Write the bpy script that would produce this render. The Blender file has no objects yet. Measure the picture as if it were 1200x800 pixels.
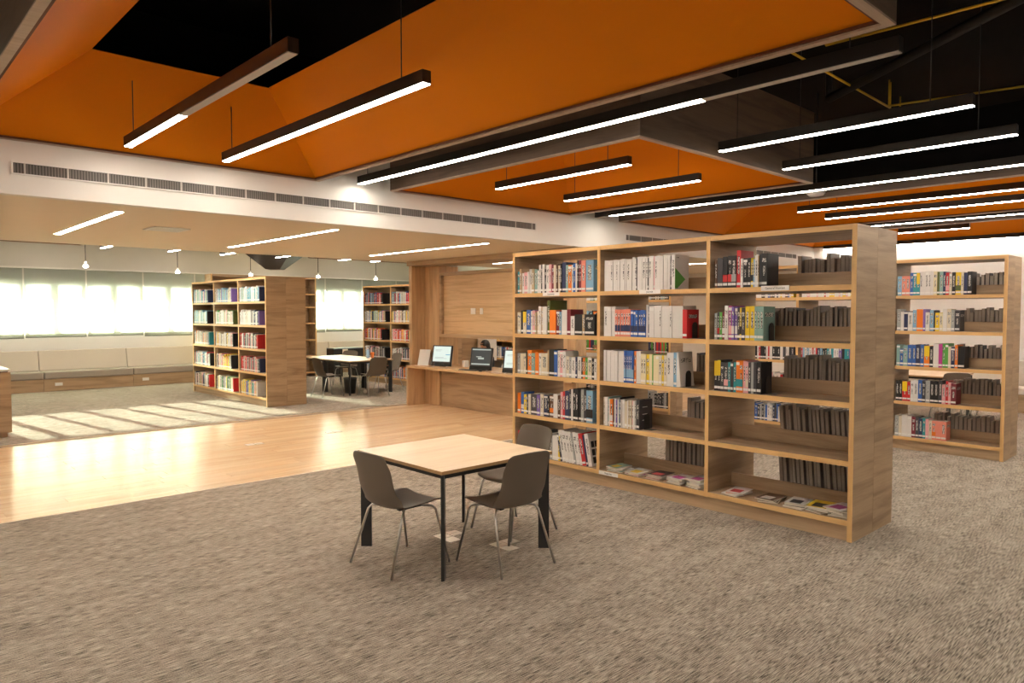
import bpy, bmesh, math, random
from mathutils import Vector, Matrix, Euler
random.seed(7)
S = bpy.context.scene
COL = S.collection
PI = math.pi
# ------------------------------------------------------------------ camera
H = 1.78
cd = bpy.data.cameras.new('camera'); cam = bpy.data.objects.new('camera', cd); COL.objects.link(cam)
fw = Vector((0.68271104, 0.72956763, -0.04045628)); rt = Vector((0.730147456, -0.683289308, -0.000643361802)); up = Vector((0.02811272, 0.02909982, 0.9991811))
cam.matrix_world = Matrix(((rt.x, up.x, -fw.x, 0), (rt.y, up.y, -fw.y, 0), (rt.z, up.z, -fw.z, H), (0, 0, 0, 1)))
cd.sensor_width = 36; cd.lens = 845.38 / 1200 * 36; cd.clip_start = 0.05; cd.clip_end = 200
S.camera = cam
# ------------------------------------------------------------------ light
SKY = 32.0; SUN = 420.0; LAMP = 61.0; DOWN = 42.0
w = bpy.data.worlds.new('world'); S.world = w; w.use_nodes = True
w.node_tree.nodes['Background'].inputs[0].default_value = (0.86, 0.94, 1.0, 1)
w.node_tree.nodes['Background'].inputs[1].default_value = SKY
sd = bpy.data.lights.new('sun', 'SUN'); sun = bpy.data.objects.new('sun', sd); COL.objects.link(sun)
sd.energy = SUN; sd.color = (1.0, 0.93, 0.8); sd.angle = 0.006
sun.rotation_euler = Vector((0.14, -1.0, -0.267)).to_track_quat('-Z', 'Y').to_euler()
sun.location = (0, 30, 8)
S.view_settings.view_transform = 'Standard'; S.view_settings.look = 'None'
S.view_settings.exposure = 0.0; S.view_settings.gamma = 1.0
# ------------------------------------------------------------------ materials
MT = {}
def mat(name, col, rough=0.5, metal=0.0, spec=0.5, emit=None, es=0.0, noise=0.0, nscale=20.0, bump=0.0):
    if name in MT: return MT[name]
    m = bpy.data.materials.new(name); m.use_nodes = True; nt = m.node_tree; b = nt.nodes['Principled BSDF']
    b.inputs['Base Color'].default_value = (*col, 1); b.inputs['Roughness'].default_value = rough
    b.inputs['Metallic'].default_value = metal; b.inputs['Specular IOR Level'].default_value = spec
    if emit: b.inputs['Emission Color'].default_value = (*emit, 1); b.inputs['Emission Strength'].default_value = es
    tc = nt.nodes.new('ShaderNodeTexCoord'); nz = nt.nodes.new('ShaderNodeTexNoise'); nz.inputs['Scale'].default_value = nscale; nz.inputs['Detail'].default_value = 3
    nt.links.new(tc.outputs['Object'], nz.inputs['Vector'])
    if noise > 0:
        mx = nt.nodes.new('ShaderNodeMix'); mx.data_type = 'RGBA'
        mx.inputs[6].default_value = (*[c * (1 - noise) for c in col], 1); mx.inputs[7].default_value = (*[min(1, c * (1 + noise)) for c in col], 1)
        nt.links.new(nz.outputs['Fac'], mx.inputs[0]); nt.links.new(mx.outputs[2], b.inputs['Base Color'])
    if bump > 0:
        bp = nt.nodes.new('ShaderNodeBump'); bp.inputs['Strength'].default_value = bump; bp.inputs['Distance'].default_value = 0.01
        nt.links.new(nz.outputs['Fac'], bp.inputs['Height']); nt.links.new(bp.outputs['Normal'], b.inputs['Normal'])
    MT[name] = m; return m
def wood(name, axis, light, dark, rough=0.42, rnd=0.0, knots=True, spec=0.4, stretch=9.0):
    if name in MT: return MT[name]
    m = bpy.data.materials.new(name); m.use_nodes = True; nt = m.node_tree; N = nt.nodes; L = nt.links; b = N['Principled BSDF']
    tc = N.new('ShaderNodeTexCoord'); oi = N.new('ShaderNodeObjectInfo')
    add = N.new('ShaderNodeVectorMath'); add.operation = 'MULTIPLY_ADD'
    add.inputs[1].default_value = (1, 1, 1)
    rv = N.new('ShaderNodeCombineXYZ'); mu = N.new('ShaderNodeMath'); mu.operation = 'MULTIPLY'; mu.inputs[1].default_value = 17.3
    L.new(oi.outputs['Random'], mu.inputs[0])
    for i in range(3): L.new(mu.outputs[0], rv.inputs[i])
    L.new(tc.outputs['Object'], add.inputs[0]); L.new(rv.outputs[0], add.inputs[2])
    mp = N.new('ShaderNodeMapping'); sc = [stretch] * 3; sc['xyz'.index(axis)] = 0.7; mp.inputs['Scale'].default_value = sc
    L.new(add.outputs[0], mp.inputs['Vector'])
    n1 = N.new('ShaderNodeTexNoise'); n1.inputs['Scale'].default_value = 1.0; n1.inputs['Detail'].default_value = 6; n1.inputs['Roughness'].default_value = 0.62; n1.inputs['Distortion'].default_value = 0.9
    L.new(mp.outputs[0], n1.inputs['Vector'])
    mp2 = N.new('ShaderNodeMapping'); sc2 = [110] * 3; sc2['xyz'.index(axis)] = 3.0; mp2.inputs['Scale'].default_value = sc2
    L.new(add.outputs[0], mp2.inputs['Vector'])
    n2 = N.new('ShaderNodeTexNoise'); n2.inputs['Scale'].default_value = 1.0; n2.inputs['Detail'].default_value = 2; L.new(mp2.outputs[0], n2.inputs['Vector'])
    r = N.new('ShaderNodeValToRGB'); r.color_ramp.elements[0].position = 0.33; r.color_ramp.elements[0].color = (*dark, 1)
    r.color_ramp.elements[1].position = 0.56; r.color_ramp.elements[1].color = (*light, 1)
    L.new(n1.outputs['Fac'], r.inputs[0])
    mr = N.new('ShaderNodeMapRange'); mr.inputs['To Min'].default_value = 0.84; mr.inputs['To Max'].default_value = 1.12; L.new(n2.outputs['Fac'], mr.inputs['Value'])
    vm = N.new('ShaderNodeVectorMath'); vm.operation = 'SCALE'; L.new(r.outputs[0], vm.inputs[0]); L.new(mr.outputs[0], vm.inputs['Scale'])
    last = vm
    if rnd > 0:
        mr2 = N.new('ShaderNodeMapRange'); mr2.inputs['To Min'].default_value = 1 - rnd; mr2.inputs['To Max'].default_value = 1 + rnd
        L.new(oi.outputs['Random'], mr2.inputs['Value']); v2 = N.new('ShaderNodeVectorMath'); v2.operation = 'SCALE'
        L.new(vm.outputs[0], v2.inputs[0]); L.new(mr2.outputs[0], v2.inputs['Scale']); last = v2
    L.new(last.outputs[0], b.inputs['Base Color']); b.inputs['Roughness'].default_value = rough; b.inputs['Specular IOR Level'].default_value = spec
    MT[name] = m; return m
DWX = wood('shaded_coffer_wood_x', 'x', (0.13, 0.085, 0.055), (0.065, 0.042, 0.028)); DWY = wood('shaded_coffer_wood_y', 'y', (0.13, 0.085, 0.055), (0.065, 0.042, 0.028))  # coffer wood with the shade of its unlit outer sides put into the colour
OL, OD = (0.47, 0.325, 0.195), (0.30, 0.195, 0.11)
WX = wood('oak_grain_x', 'x', OL, OD); WY = wood('oak_grain_y', 'y', OL, OD); WZ = wood('oak_grain_z', 'z', (0.58, 0.38, 0.21), (0.42, 0.26, 0.135))
EDGE = wood('oak_edge_band', 'y', (0.76, 0.48, 0.205), (0.68, 0.41, 0.17)); EDGEZ = wood('oak_edge_band_upright', 'z', (0.76, 0.48, 0.205), (0.68, 0.41, 0.17))
TOPW = wood('table_oak', 'x', (0.86, 0.68, 0.47), (0.78, 0.58, 0.38), rough=0.33)
PLANK = wood('plank_oak', 'x', (0.88, 0.63, 0.38), (0.76, 0.49, 0.27), rough=0.23, rnd=0.07, spec=1.0)
TRIMW = wood('coffer_edge_oak', 'x', (0.50, 0.37, 0.27), (0.42, 0.30, 0.21))
WHITE = mat('white_paint', (0.78, 0.75, 0.70), 0.7, noise=0.02, nscale=4)
CREAM = mat('cream_paint', (0.80, 0.69, 0.54), 0.7, noise=0.02, nscale=4)
GREYW = mat('grey_paint', (0.62, 0.58, 0.53), 0.75, noise=0.03, nscale=4)
BLACKC = mat('black_ceiling_paint_and_shade', (0.0035, 0.003, 0.003), 0.8, spec=0.1, noise=0.4, nscale=3)
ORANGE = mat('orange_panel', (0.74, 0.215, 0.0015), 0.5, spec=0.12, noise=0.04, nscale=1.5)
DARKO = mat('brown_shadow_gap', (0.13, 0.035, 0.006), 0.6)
BLK = mat('black_metal', (0.02, 0.02, 0.021), 0.4)
LAMPB = mat('lamp_housing', (0.022, 0.016, 0.013), 0.42)
CHROME = mat('brushed_steel', (0.55, 0.52, 0.48), 0.28, 1.0, noise=0.1, nscale=60)
SHELL = mat('taupe_plastic', (0.135, 0.105, 0.078), 0.5, noise=0.04, nscale=200)
FAB = mat('beige_upholstery', (0.70, 0.63, 0.54), 0.9, noise=0.06, nscale=90, bump=0.2)
FAB2 = mat('taupe_upholstery', (0.36, 0.31, 0.26), 0.9, noise=0.08, nscale=90, bump=0.2)
YEL = mat('yellow_pipe', (0.75, 0.47, 0.03), 0.5)
PLATE = mat('white_plastic', (0.8, 0.78, 0.74), 0.4)
VENTM = mat('vent_dark', (0.10, 0.09, 0.08), 0.6); SLAT = mat('vent_slat', (0.22, 0.20, 0.18), 0.5)
STEELF = mat('steel_floor_plate', (0.72, 0.66, 0.58), 0.38, 0.6)
LON = mat('lamp_lit_diffuser', (0.9, 0.9, 0.9), 0.5, emit=(1.0, 0.90, 0.77), es=LAMP)
DON = mat('recessed_lit_diffuser', (0.9, 0.9, 0.9), 0.5, emit=(1.0, 0.89, 0.74), es=DOWN)
LOFF = mat('lamp_unlit_diffuser', (0.62, 0.58, 0.54), 0.5)
BULB = mat('pendant_bulb', (0.9, 0.9, 0.9), 0.5, emit=(1.0, 0.88, 0.7), es=25)
SIGNW = mat('sign_card', (0.82, 0.79, 0.76), 0.6); INKM = mat('sign_ink', (0.03, 0.03, 0.04), 0.6)
SCRW = mat('bright_screen', (0.1, 0.1, 0.1), 0.3, emit=(0.80, 0.95, 0.88), es=0.85)
SCRD = mat('dark_screen', (0.02, 0.02, 0.02), 0.3, emit=(0.04, 0.05, 0.05), es=0.8)
SCRG = mat('pale_grey_screen', (0.1, 0.1, 0.1), 0.3, emit=(0.55, 0.66, 0.62), es=0.7)
SCRB = mat('blue_screen_mark', (0.02, 0.1, 0.2), 0.3, emit=(0.10, 0.42, 0.62), es=0.7)
def carpet_mat():
    m = bpy.data.materials.new('loop_carpet'); m.use_nodes = True; nt = m.node_tree; N = nt.nodes; L = nt.links; b = N['Principled BSDF']
    tc = N.new('ShaderNodeTexCoord')
    def nz(sx, sy, det=2, dis=0.0):
        mp = N.new('ShaderNodeMapping'); mp.inputs['Scale'].default_value = (sx, sy, 1); L.new(tc.outputs['Object'], mp.inputs['Vector'])
        n = N.new('ShaderNodeTexNoise'); n.inputs['Scale'].default_value = 1; n.inputs['Detail'].default_value = det; n.inputs['Distortion'].default_value = dis; L.new(mp.outputs[0], n.inputs['Vector']); return n
    a = nz(13, 230, 1, 0.0); c = nz(130, 330, 1); d = nz(2.2, 9.0, 3); e = nz(0.5, 0.5, 2)
    def mth(op, x, y):
        q = N.new('ShaderNodeMath'); q.operation = op
        for i, v in enumerate((x, y)):
            if isinstance(v, (int, float)): q.inputs[i].default_value = v
            else: L.new(v, q.inputs[i])
        return q.outputs[0]
    s = mth('ADD', mth('MULTIPLY', a.outputs['Fac'], 0.55), mth('MULTIPLY', c.outputs['Fac'], 0.25))
    s = mth('ADD', s, mth('MULTIPLY', d.outputs['Fac'], 0.14)); s = mth('ADD', s, mth('MULTIPLY', e.outputs['Fac'], 0.06))
    r = N.new('ShaderNodeValToRGB'); E_ = r.color_ramp.elements
    E_[0].position = 0.385; E_[0].color = (0.07, 0.057, 0.045, 1); E_[1].position = 0.60; E_[1].color = (0.54, 0.465, 0.38, 1)
    x = E_.new(0.465); x.color = (0.245, 0.207, 0.166, 1); x = E_.new(0.51); x.color = (0.355, 0.302, 0.243, 1)
    L.new(s, r.inputs[0]); L.new(r.outputs[0], b.inputs['Base Color']); b.inputs['Roughness'].default_value = 0.95; b.inputs['Specular IOR Level'].default_value = 0.1
    bp = N.new('ShaderNodeBump'); bp.inputs['Strength'].default_value = 0.5; bp.inputs['Distance'].default_value = 0.006; L.new(s, bp.inputs['Height']); L.new(bp.outputs[0], b.inputs['Normal'])
    return m
CARPET = carpet_mat()
def ink_mat():
    m = bpy.data.materials.new('spine_print'); m.use_nodes = True; nt = m.node_tree; N = nt.nodes; L = nt.links; b = N['Principled BSDF']
    tc = N.new('ShaderNodeTexCoord'); oi = N.new('ShaderNodeObjectInfo'); mp = N.new('ShaderNodeMapping'); mp.inputs['Scale'].default_value = (60, 160, 110)
    L.new(tc.outputs['Object'], mp.inputs['Vector']); L.new(oi.outputs['Location'], mp.inputs['Location'])
    n = N.new('ShaderNodeTexNoise'); n.inputs['Scale'].default_value = 1; L.new(mp.outputs[0], n.inputs['Vector'])
    r = N.new('ShaderNodeValToRGB'); r.color_ramp.interpolation = 'CONSTANT'; e = r.color_ramp.elements
    e[0].position = 0; e[0].color = (0.04, 0.04, 0.05, 1); e[1].position = 0.5; e[1].color = (0.75, 0.72, 0.66, 1)
    L.new(n.outputs['Fac'], r.inputs[0]); L.new(r.outputs[0], b.inputs['Base Color']); return m
INK = ink_mat()
def blind_mat():
    m = bpy.data.materials.new('blind_fabric'); m.use_nodes = True; nt = m.node_tree; N = nt.nodes; L = nt.links; N.clear()
    o = N.new('ShaderNodeOutputMaterial'); tr = N.new('ShaderNodeBsdfTransparent'); tr.inputs[0].default_value = (0.93, 1, 0.93, 1)
    tl = N.new('ShaderNodeBsdfTranslucent'); tl.inputs[0].default_value = (0.22, 0.24, 0.20, 1)
    df = N.new('ShaderNodeBsdfDiffuse'); df.inputs[0].default_value = (0.70, 0.72, 0.66, 1)
    a = N.new('ShaderNodeMixShader'); a.inputs[0].default_value = 0.5; b = N.new('ShaderNodeMixShader'); b.inputs[0].default_value = 0.80
    L.new(tl.outputs[0], a.inputs[1]); L.new(df.outputs[0], a.inputs[2]); L.new(tr.outputs[0], b.inputs[1]); L.new(a.outputs[0], b.inputs[2]); L.new(b.outputs[0], o.inputs[0]); return m
BLIND = blind_mat()
def glass_mat():
    m = bpy.data.materials.new('window_glass'); m.use_nodes = True; nt = m.node_tree; N = nt.nodes; L = nt.links; N.clear()
    o = N.new('ShaderNodeOutputMaterial'); tr = N.new('ShaderNodeBsdfTransparent'); gl = N.new('ShaderNodeBsdfGlossy'); gl.inputs['Roughness'].default_value = 0.02
    mx = N.new('ShaderNodeMixShader'); mx.inputs[0].default_value = 0.06
    L.new(tr.outputs[0], mx.inputs[1]); L.new(gl.outputs[0], mx.inputs[2]); L.new(mx.outputs[0], o.inputs[0]); return m
GLASS = glass_mat()
# ------------------------------------------------------------------ mesh builder
class MB:
    def __init__(s): s.v = []; s.f = []; s.m = []; s.sm = []
    def poly(s, pts, mi=0, faces=None, smooth=False):
        n = len(s.v); s.v += [tuple(p) for p in pts]
        for fc in (faces or [tuple(range(len(pts)))]): s.f.append(tuple(n + i for i in fc)); s.m.append(mi); s.sm.append(smooth)
        return s
    def box(s, x0, x1, y0, y1, z0, z1, mi=0, fm=None):
        p = [(x0, y0, z0), (x1, y0, z0), (x1, y1, z0), (x0, y1, z0), (x0, y0, z1), (x1, y0, z1), (x1, y1, z1), (x0, y1, z1)]
        F = [(0, 3, 2, 1), (4, 5, 6, 7), (0, 1, 5, 4), (1, 2, 6, 5), (2, 3, 7, 6), (3, 0, 4, 7)]   # -z +z -y +x +y -x
        n = len(s.v); s.v += p
        for i, fc in enumerate(F): s.f.append(tuple(n + k for k in fc)); s.m.append(fm.get(i, mi) if fm else mi); s.sm.append(False)
        return s
    def tube(s, pts, r, n=8, mi=0):
        pts = [Vector(p) for p in pts]; rs = r if isinstance(r, (list, tuple)) else [r] * len(pts); base = len(s.v)
        for i, p in enumerate(pts):
            d = (pts[min(i + 1, len(pts) - 1)] - pts[max(i - 1, 0)]).normalized()
            a = d.cross(Vector((0, 0, 1)) if abs(d.z) < 0.95 else Vector((1, 0, 0))).normalized(); b = d.cross(a)
            for k in range(n):
                t = 2 * PI * k / n; s.v.append(tuple(p + a * rs[i] * math.cos(t) + b * rs[i] * math.sin(t)))
        for i in range(len(pts) - 1):
            for k in range(n):
                q = (k + 1) % n; s.f.append((base + i * n + k, base + i * n + q, base + (i + 1) * n + q, base + (i + 1) * n + k)); s.m.append(mi); s.sm.append(True)
        s.f.append(tuple(base + k for k in range(n))); s.m.append(mi); s.sm.append(False)
        s.f.append(tuple(base + (len(pts) - 1) * n + k for k in range(n - 1, -1, -1))); s.m.append(mi); s.sm.append(False)
        return s
    def lathe(s, c, prof, n=16, mi=0):
        base = len(s.v)
        for (r, z) in prof:
            for k in range(n): t = 2 * PI * k / n; s.v.append((c[0] + r * math.cos(t), c[1] + r * math.sin(t), c[2] + z))
        for i in range(len(prof) - 1):
            for k in range(n):
                q = (k + 1) % n; s.f.append((base + i * n + k, base + i * n + q, base + (i + 1) * n + q, base + (i + 1) * n + k)); s.m.append(mi); s.sm.append(True)
        return s
    def rot(s, M, start=0):
        for i in range(start, len(s.v)): s.v[i] = tuple(M @ Vector(s.v[i]))
        return s
    def build(s, name, mats, parent=None, loc=(0, 0, 0), bevel=0, **tags):
        me = bpy.data.meshes.new(name); me.from_pydata(s.v, [], s.f)
        for m in (mats if isinstance(mats, (list, tuple)) else [mats]): me.materials.append(m)
        me.polygons.foreach_set('material_index', s.m); me.polygons.foreach_set('use_smooth', s.sm)
        bm = bmesh.new(); bm.from_mesh(me); bmesh.ops.recalc_face_normals(bm, faces=bm.faces); bm.to_mesh(me); bm.free()
        o = bpy.data.objects.new(name, me); COL.objects.link(o); o.location = loc
        if parent: o.parent = parent
        if bevel:
            b = o.modifiers.new('bevel', 'BEVEL'); b.width = bevel; b.segments = 2; b.limit_method = 'ANGLE'
        for k, v in tags.items(): o[k] = v
        return o
def B(*a, **k): return MB().box(*a, **k)
def empty(name, loc=(0, 0, 0), rz=0, **tags):
    o = bpy.data.objects.new(name, None); COL.objects.link(o); o.location = loc; o.rotation_euler = (0, 0, rz); o.empty_display_size = 0.1
    for k, v in tags.items(): o[k] = v
    return o
def copy_tree(o, parent=None):
    c = o.copy(); COL.objects.link(c); c.parent = parent
    for ch in list(o.children): copy_tree(ch, c)
    return c
def struct(mb, name, mats, parent=None, **k):
    return mb.build(name, mats, parent, **({} if parent else {'kind': 'structure'}), **k)
# ------------------------------------------------------------------ structure
BY = 7.15          # bulkhead face
XL, XR, YN, YF, ZC = -3.0, 15.85, -5.0, 19.7, 4.5
WY0, WY1 = 7.345, 11.67
struct(B(XL, XR, YN, WY0, -0.1, 0), 'floor', CARPET)
struct(B(XL, XR, WY1, YF, -0.1, 0), 'floor', CARPET)
fl = struct(B(XL, XR, WY0, WY1, -0.1, -0.006), 'floor', mat('plank_joint', (0.25, 0.14, 0.06), 0.5))
PW, PL = 0.1966, 1.55
pmesh = {}
r_ = 0
y = WY0 + 0.012
random.seed(11)
while y + PW <= WY1 - 0.01:
    x = XL + random.uniform(-1.4, 0)
    while x < XR:
        a, b_ = max(x, XL), min(x + PL, XR)
        if b_ - a > 0.05:
            key = round(b_ - a, 3)
            if x > -0.5 and x < 9.5:
                if key not in pmesh: pmesh[key] = B(0.001, key - 0.001, 0.001, PW - 0.001, -0.006, 0.0).build('plank', PLANK, fl, (a, y, 0))
                else:
                    o = pmesh[key].copy(); COL.objects.link(o); o.location = (a, y, 0)
            else:
                B(0.001, key - 0.001, 0.001, PW - 0.001, -0.006, 0.0).build('plank', PLANK, fl, (a, y, 0))
        x += PL
    y += PW
struct(B(XL, XR, WY0 - 0.004, WY0 + 0.012, -0.01, 0.003), 'trim_1', mat('edge_strip', (0.75, 0.6, 0.42), 0.4))
struct(B(XL, XR, WY1 - 0.02, WY1 + 0.004, -0.01, 0.003), 'trim_2', MT['edge_strip'])
struct(B(XL, XR, YN, BY, ZC, ZC + 0.1), 'ceiling', BLACKC)
struct(B(XL, XR, 11.75, YF + 0.1, 3.95, 4.05), 'ceiling', GREYW)
struct(B(XL, XR, BY + 0.1, 11.75, 2.75, 2.85), 'ceiling', CREAM)
struct(B(XL, XR, BY, BY + 0.1, 2.75, 3.90), 'wall_bulkhead', WHITE)
struct(B(XL, XR, BY, BY + 0.1, 3.90, ZC), 'wall_bulkhead_top', BLACKC)
struct(B(XL, XR, 11.65, 11.75, 2.852, 4.0), 'wall_bulkhead_far', GREYW)
struct(B(XL - 0.1, XL, YN, YF, 0, ZC), 'wall_left', WHITE)
struct(B(XR, XR + 0.1, YN, YF, 0, ZC), 'wall_right', mat('right_wall_paint', (0.85, 0.82, 0.78), 0.7))
struct(B(XL, XR, YN - 0.1, YN, 0, ZC), 'wall_front', WHITE)
struct(B(13.4, XR, 11.75, 11.85, 0, 2.75), 'wall_partition', WHITE)
# window wall
pitch = 1.265; NW = 13; X0 = 3.13 - 3 * pitch
WZ0, WZ1 = 1.28, 2.47; WH = WZ1 - WZ0
wl = MB().box(XL, XR, YF, YF + 0.2, 0, WZ0).box(XL, XR, YF, YF + 0.2, WZ1, 4.0)
wl.box(XL, X0, YF, YF + 0.2, WZ0, WZ1).box(X0 + NW * pitch, XR, YF, YF + 0.2, WZ0, WZ1)
for i in range(1, NW): wl.box(X0 + i * pitch - 0.02, X0 + i * pitch + 0.02, YF, YF + 0.2, WZ0, WZ1)
wb = struct(wl, 'wall_back', GREYW)
struct(B(XL, XR, YF - 0.015, YF - 0.001, 0.0, WZ0), 'trim_3', mat('sill_white', (0.90, 0.89, 0.86), 0.6))
struct(B(XL, XR, YF - 0.10, YF - 0.001, 2.80, 2.83), 'trim_4', WHITE)
FRW = mat('window_frame_white', (0.75, 0.76, 0.72), 0.4)
for i in range(NW):
    a = X0 + i * pitch + 0.02; b_ = X0 + (i + 1) * pitch - 0.02; mm = (a + b_) / 2
    if i == 0: a = X0
    wo = empty(f'window_{i+1}', ((a + b_) / 2, YF + 0.1, WZ0), kind='structure')
    c = (a + b_) / 2
    f = MB().box(a - c, b_ - c, -0.03, 0.03, 0, 0.05).box(a - c, b_ - c, -0.03, 0.03, WH - .05, WH).box(a - c, a - c + 0.04, -0.03, 0.03, 0.05, WH - .05).box(b_ - c - 0.04, b_ - c, -0.03, 0.03, 0.05, WH - .05)
    f.build('window_frame', FRW, wo)
    B(mm - c - 0.075, mm - c + 0.075, -0.03, 0.03, 0.05, WH - .05).build('mullion', FRW, wo)
    B(a - c + 0.04, mm - c - 0.075, -0.004, 0.004, 0.05, WH - .05).build('pane', GLASS, wo)
    B(mm - c + 0.075, b_ - c - 0.04, -0.004, 0.004, 0.05, WH - .05).build('pane', GLASS, wo)
ordn = ['first', 'second', 'third', 'fourth', 'fifth', 'sixth', 'seventh', 'eighth', 'ninth', 'tenth', 'eleventh', 'twelfth', 'thirteenth', 'fourteenth', 'fifteenth', 'sixteenth', 'seventeenth', 'eighteenth', 'nineteenth', 'twentieth']
ordn += ['twenty-' + o for o in ordn[:9]] + ['thirtieth'] + ['thirty-' + o for o in ordn[:9]]
for i in range(NW):
    a = X0 + i * pitch + 0.016; b_ = X0 + (i + 1) * pitch - 0.016; zb = (1.20, 1.21, 1.185)[i % 3]
    t = empty('roller_blind', ((a + b_) / 2, YF - 0.05, 2.79), label=f'pale translucent roller blind, {ordn[i]} from the left end of the window wall', category='blind', group='roller blinds on the window wall')
    hw = (b_ - a) / 2
    B(-hw, hw, -0.001, 0.001, zb - 2.79 + 0.02, 0).build('fabric', BLIND, t)
    MB().tube([(-hw, 0.0, zb - 2.79 + 0.01), (hw, 0.0, zb - 2.79 + 0.01)], 0.012).build('bottom_bar', mat('blind_bar', (0.20, 0.21, 0.19), 0.5), t)
struct(B(XL - 2, XR + 2, YF + 0.2, YF + 2.0, 2.62, 2.75), 'trim_5', WHITE)  # unseen canopy added outside the windows to cut off the sun patch
struct(B(-30, 45, YF + 0.2, YF + 40, -0.3, -0.2), 'floor_outside', mat('paving_outside', (0.45, 0.43, 0.40), 0.8))
# vents on the bulkhead
def vent(x0, x1, z0, z1, div, label):
    t = empty('linear_vent', ((x0 + x1) / 2, BY, z0), label=label, category='vent', group='long vents on the white bulkhead')
    cx = (x0 + x1) / 2; L_ = (x1 - x0) / 2; h = z1 - z0
    B(-L_, L_, -0.004, 0.0, 0, h).build('backing', VENTM, t)
    MB().box(-L_ - .012, L_ + .012, -0.014, 0, -0.010, 0).box(-L_ - .012, L_ + .012, -0.014, 0, h, h + .010).box(-L_ - .012, -L_, -0.014, 0, 0, h).box(L_, L_ + .012, -0.014, 0, 0, h).build('frame', PLATE, t)
    s = MB(); n = int((x1 - x0) / 0.022)
    for i in range(n): xx = -L_ + (i + 0.5) * (x1 - x0) / n; s.box(xx - 0.004, xx + 0.004, -0.010, -0.004, 0, h)
    s.build('slats', SLAT, t, kind='stuff')
    k = -L_ + 0.08
    while k < L_:
        B(-.007, .007, -0.013, -0.004, 0, h).build('divider', mat('vent_divider', (0.55, 0.51, 0.46), 0.5), t, (k, 0, 0)); k += div
vent(1.09, 7.13, 2.925, 3.01, 0.31, 'long grey linear vent above the cream ceiling edge, upper left')
vent(9.15, 15.0, 2.92, 3.005, 0.31, 'long grey linear vent seen above and through the central bookcase')
# ------------------------------------------------------------------ coffers
def coffer(x0, x1, y0, y1, z=3.2, h=0.76, nears=0.8, fars=0.62, side=0.84, label='', name='ceiling_coffer', wh=None):
    t = empty(name, ((x0 + x1) / 2, (y0 + y1) / 2, z), label=label, category='ceiling coffer', group='orange ceiling coffers')
    X = (x1 - x0) / 2; Y = (y1 - y0) / 2; e = 0.05; d = 0.018
    # outer wooden sides
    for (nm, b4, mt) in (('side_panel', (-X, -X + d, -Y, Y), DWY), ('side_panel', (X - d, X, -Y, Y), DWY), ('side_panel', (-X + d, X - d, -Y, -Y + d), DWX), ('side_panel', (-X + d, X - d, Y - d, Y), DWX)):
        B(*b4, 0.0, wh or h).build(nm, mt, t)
        if wh: B(*b4, wh, h).build('shaded_upper_side', BLACKC, t)  # upper part coloured black to stand in for the shade up there
    r = MB().box(-X, -X + e, -Y, Y, -0.012, 0).box(X - e, X, -Y, Y, -0.012, 0).box(-X + e, X - e, -Y, -Y + e, -0.012, 0).box(-X + e, X - e, Y - e * .3, Y, -0.012, 0)
    r.build('rim', TRIMW, t)
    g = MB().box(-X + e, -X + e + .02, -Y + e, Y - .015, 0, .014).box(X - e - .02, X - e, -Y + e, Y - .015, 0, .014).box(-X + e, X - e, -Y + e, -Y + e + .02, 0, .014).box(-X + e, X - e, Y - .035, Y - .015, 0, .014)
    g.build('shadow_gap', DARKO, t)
    i0 = [(-X + e, -Y + e, 0.012), (X - e, -Y + e, 0.012), (X - e, Y - .02, 0.012), (-X + e, Y - .02, 0.012)]
    zz = h - 0.09
    o0 = [(-X + side, -Y + nears, zz), (X - side, -Y + nears, zz), (X - side, Y - fars, zz), (-X + side, Y - fars, zz)]
    for k in range(4):
        q = (k + 1) % 4; a, b2, c, d2 = [Vector(v) for v in (i0[k], i0[q], o0[q], o0[k])]
        nrm = (b2 - a).cross(d2 - a).normalized() * 0.012
        if nrm.z < 0: nrm = -nrm
        pts = [a, b2, c, d2, a + nrm, b2 + nrm, c + nrm, d2 + nrm]
        MB().poly(pts, 0, [(0, 1, 2, 3), (4, 7, 6, 5), (0, 4, 5, 1), (1, 5, 6, 2), (2, 6, 7, 3), (3, 7, 4, 0)]).build('orange_panel', ORANGE, t)
    return t
coffer(0.70, 3.84, 1.34, BY, label='large orange coffer over the carpet at upper left, nearest the camera')
coffer(4.75, 7.87, 3.57, BY, label='orange coffer with shade-darkened wooden sides, middle of the ceiling')
coffer(8.98, 12.10, 1.0, BY, label='orange coffer to the right above the end of the central bookcase', side=.5, fars=1.3, wh=.16)
coffer(13.10, XR - 0.02, -1.0, BY, label='farthest right orange coffer against the bright white wall', wh=.16)
coffer(0.70, 3.84, 11.78, 17.35, label='orange coffer beyond the wood floor at far left, only a sliver visible')
coffer(8.98, 12.10, 11.78, 17.35, label='orange coffer beyond the wood floor above the far bookcase')
# ------------------------------------------------------------------ suspended linear lamps
ZL = 3.2
def lamp(x, ya, yb, lit=(0, 1), label='', top=3.95, gap=0.55, z=ZL, hw=0.033, hh=0.085, cables=True, group='suspended linear lamps'):
    t = empty('linear_lamp', (x, (ya + yb) / 2, z), label=label, category='lamp', group=group)
    L_ = (yb - ya) / 2
    B(-hw, hw, -L_, L_, 0.004, hh).build('housing', LAMPB, t, bevel=0.002)
    l0 = -L_ + 0.004 + lit[0] * (2 * L_ - .008); l1 = -L_ + 0.004 + lit[1] * (2 * L_ - .008)
    B(-hw + .006, hw - .006, l0, l1, -0.001, 0.004).build('lit_diffuser', LON, t)
    if lit[0] > 0: B(-hw + .006, hw - .006, -L_ + .004, l0, -0.001, 0.004).build('diffuser', LOFF, t, label='unlit white stretch of the diffuser')
    if cables:
        for yy in (-L_ + gap * 0.5, L_ - gap * 0.3):
            MB().tube([(0, yy, hh), (0, yy, top - z)], 0.004, 6).build('cable', BLK, t)
    return t
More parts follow.
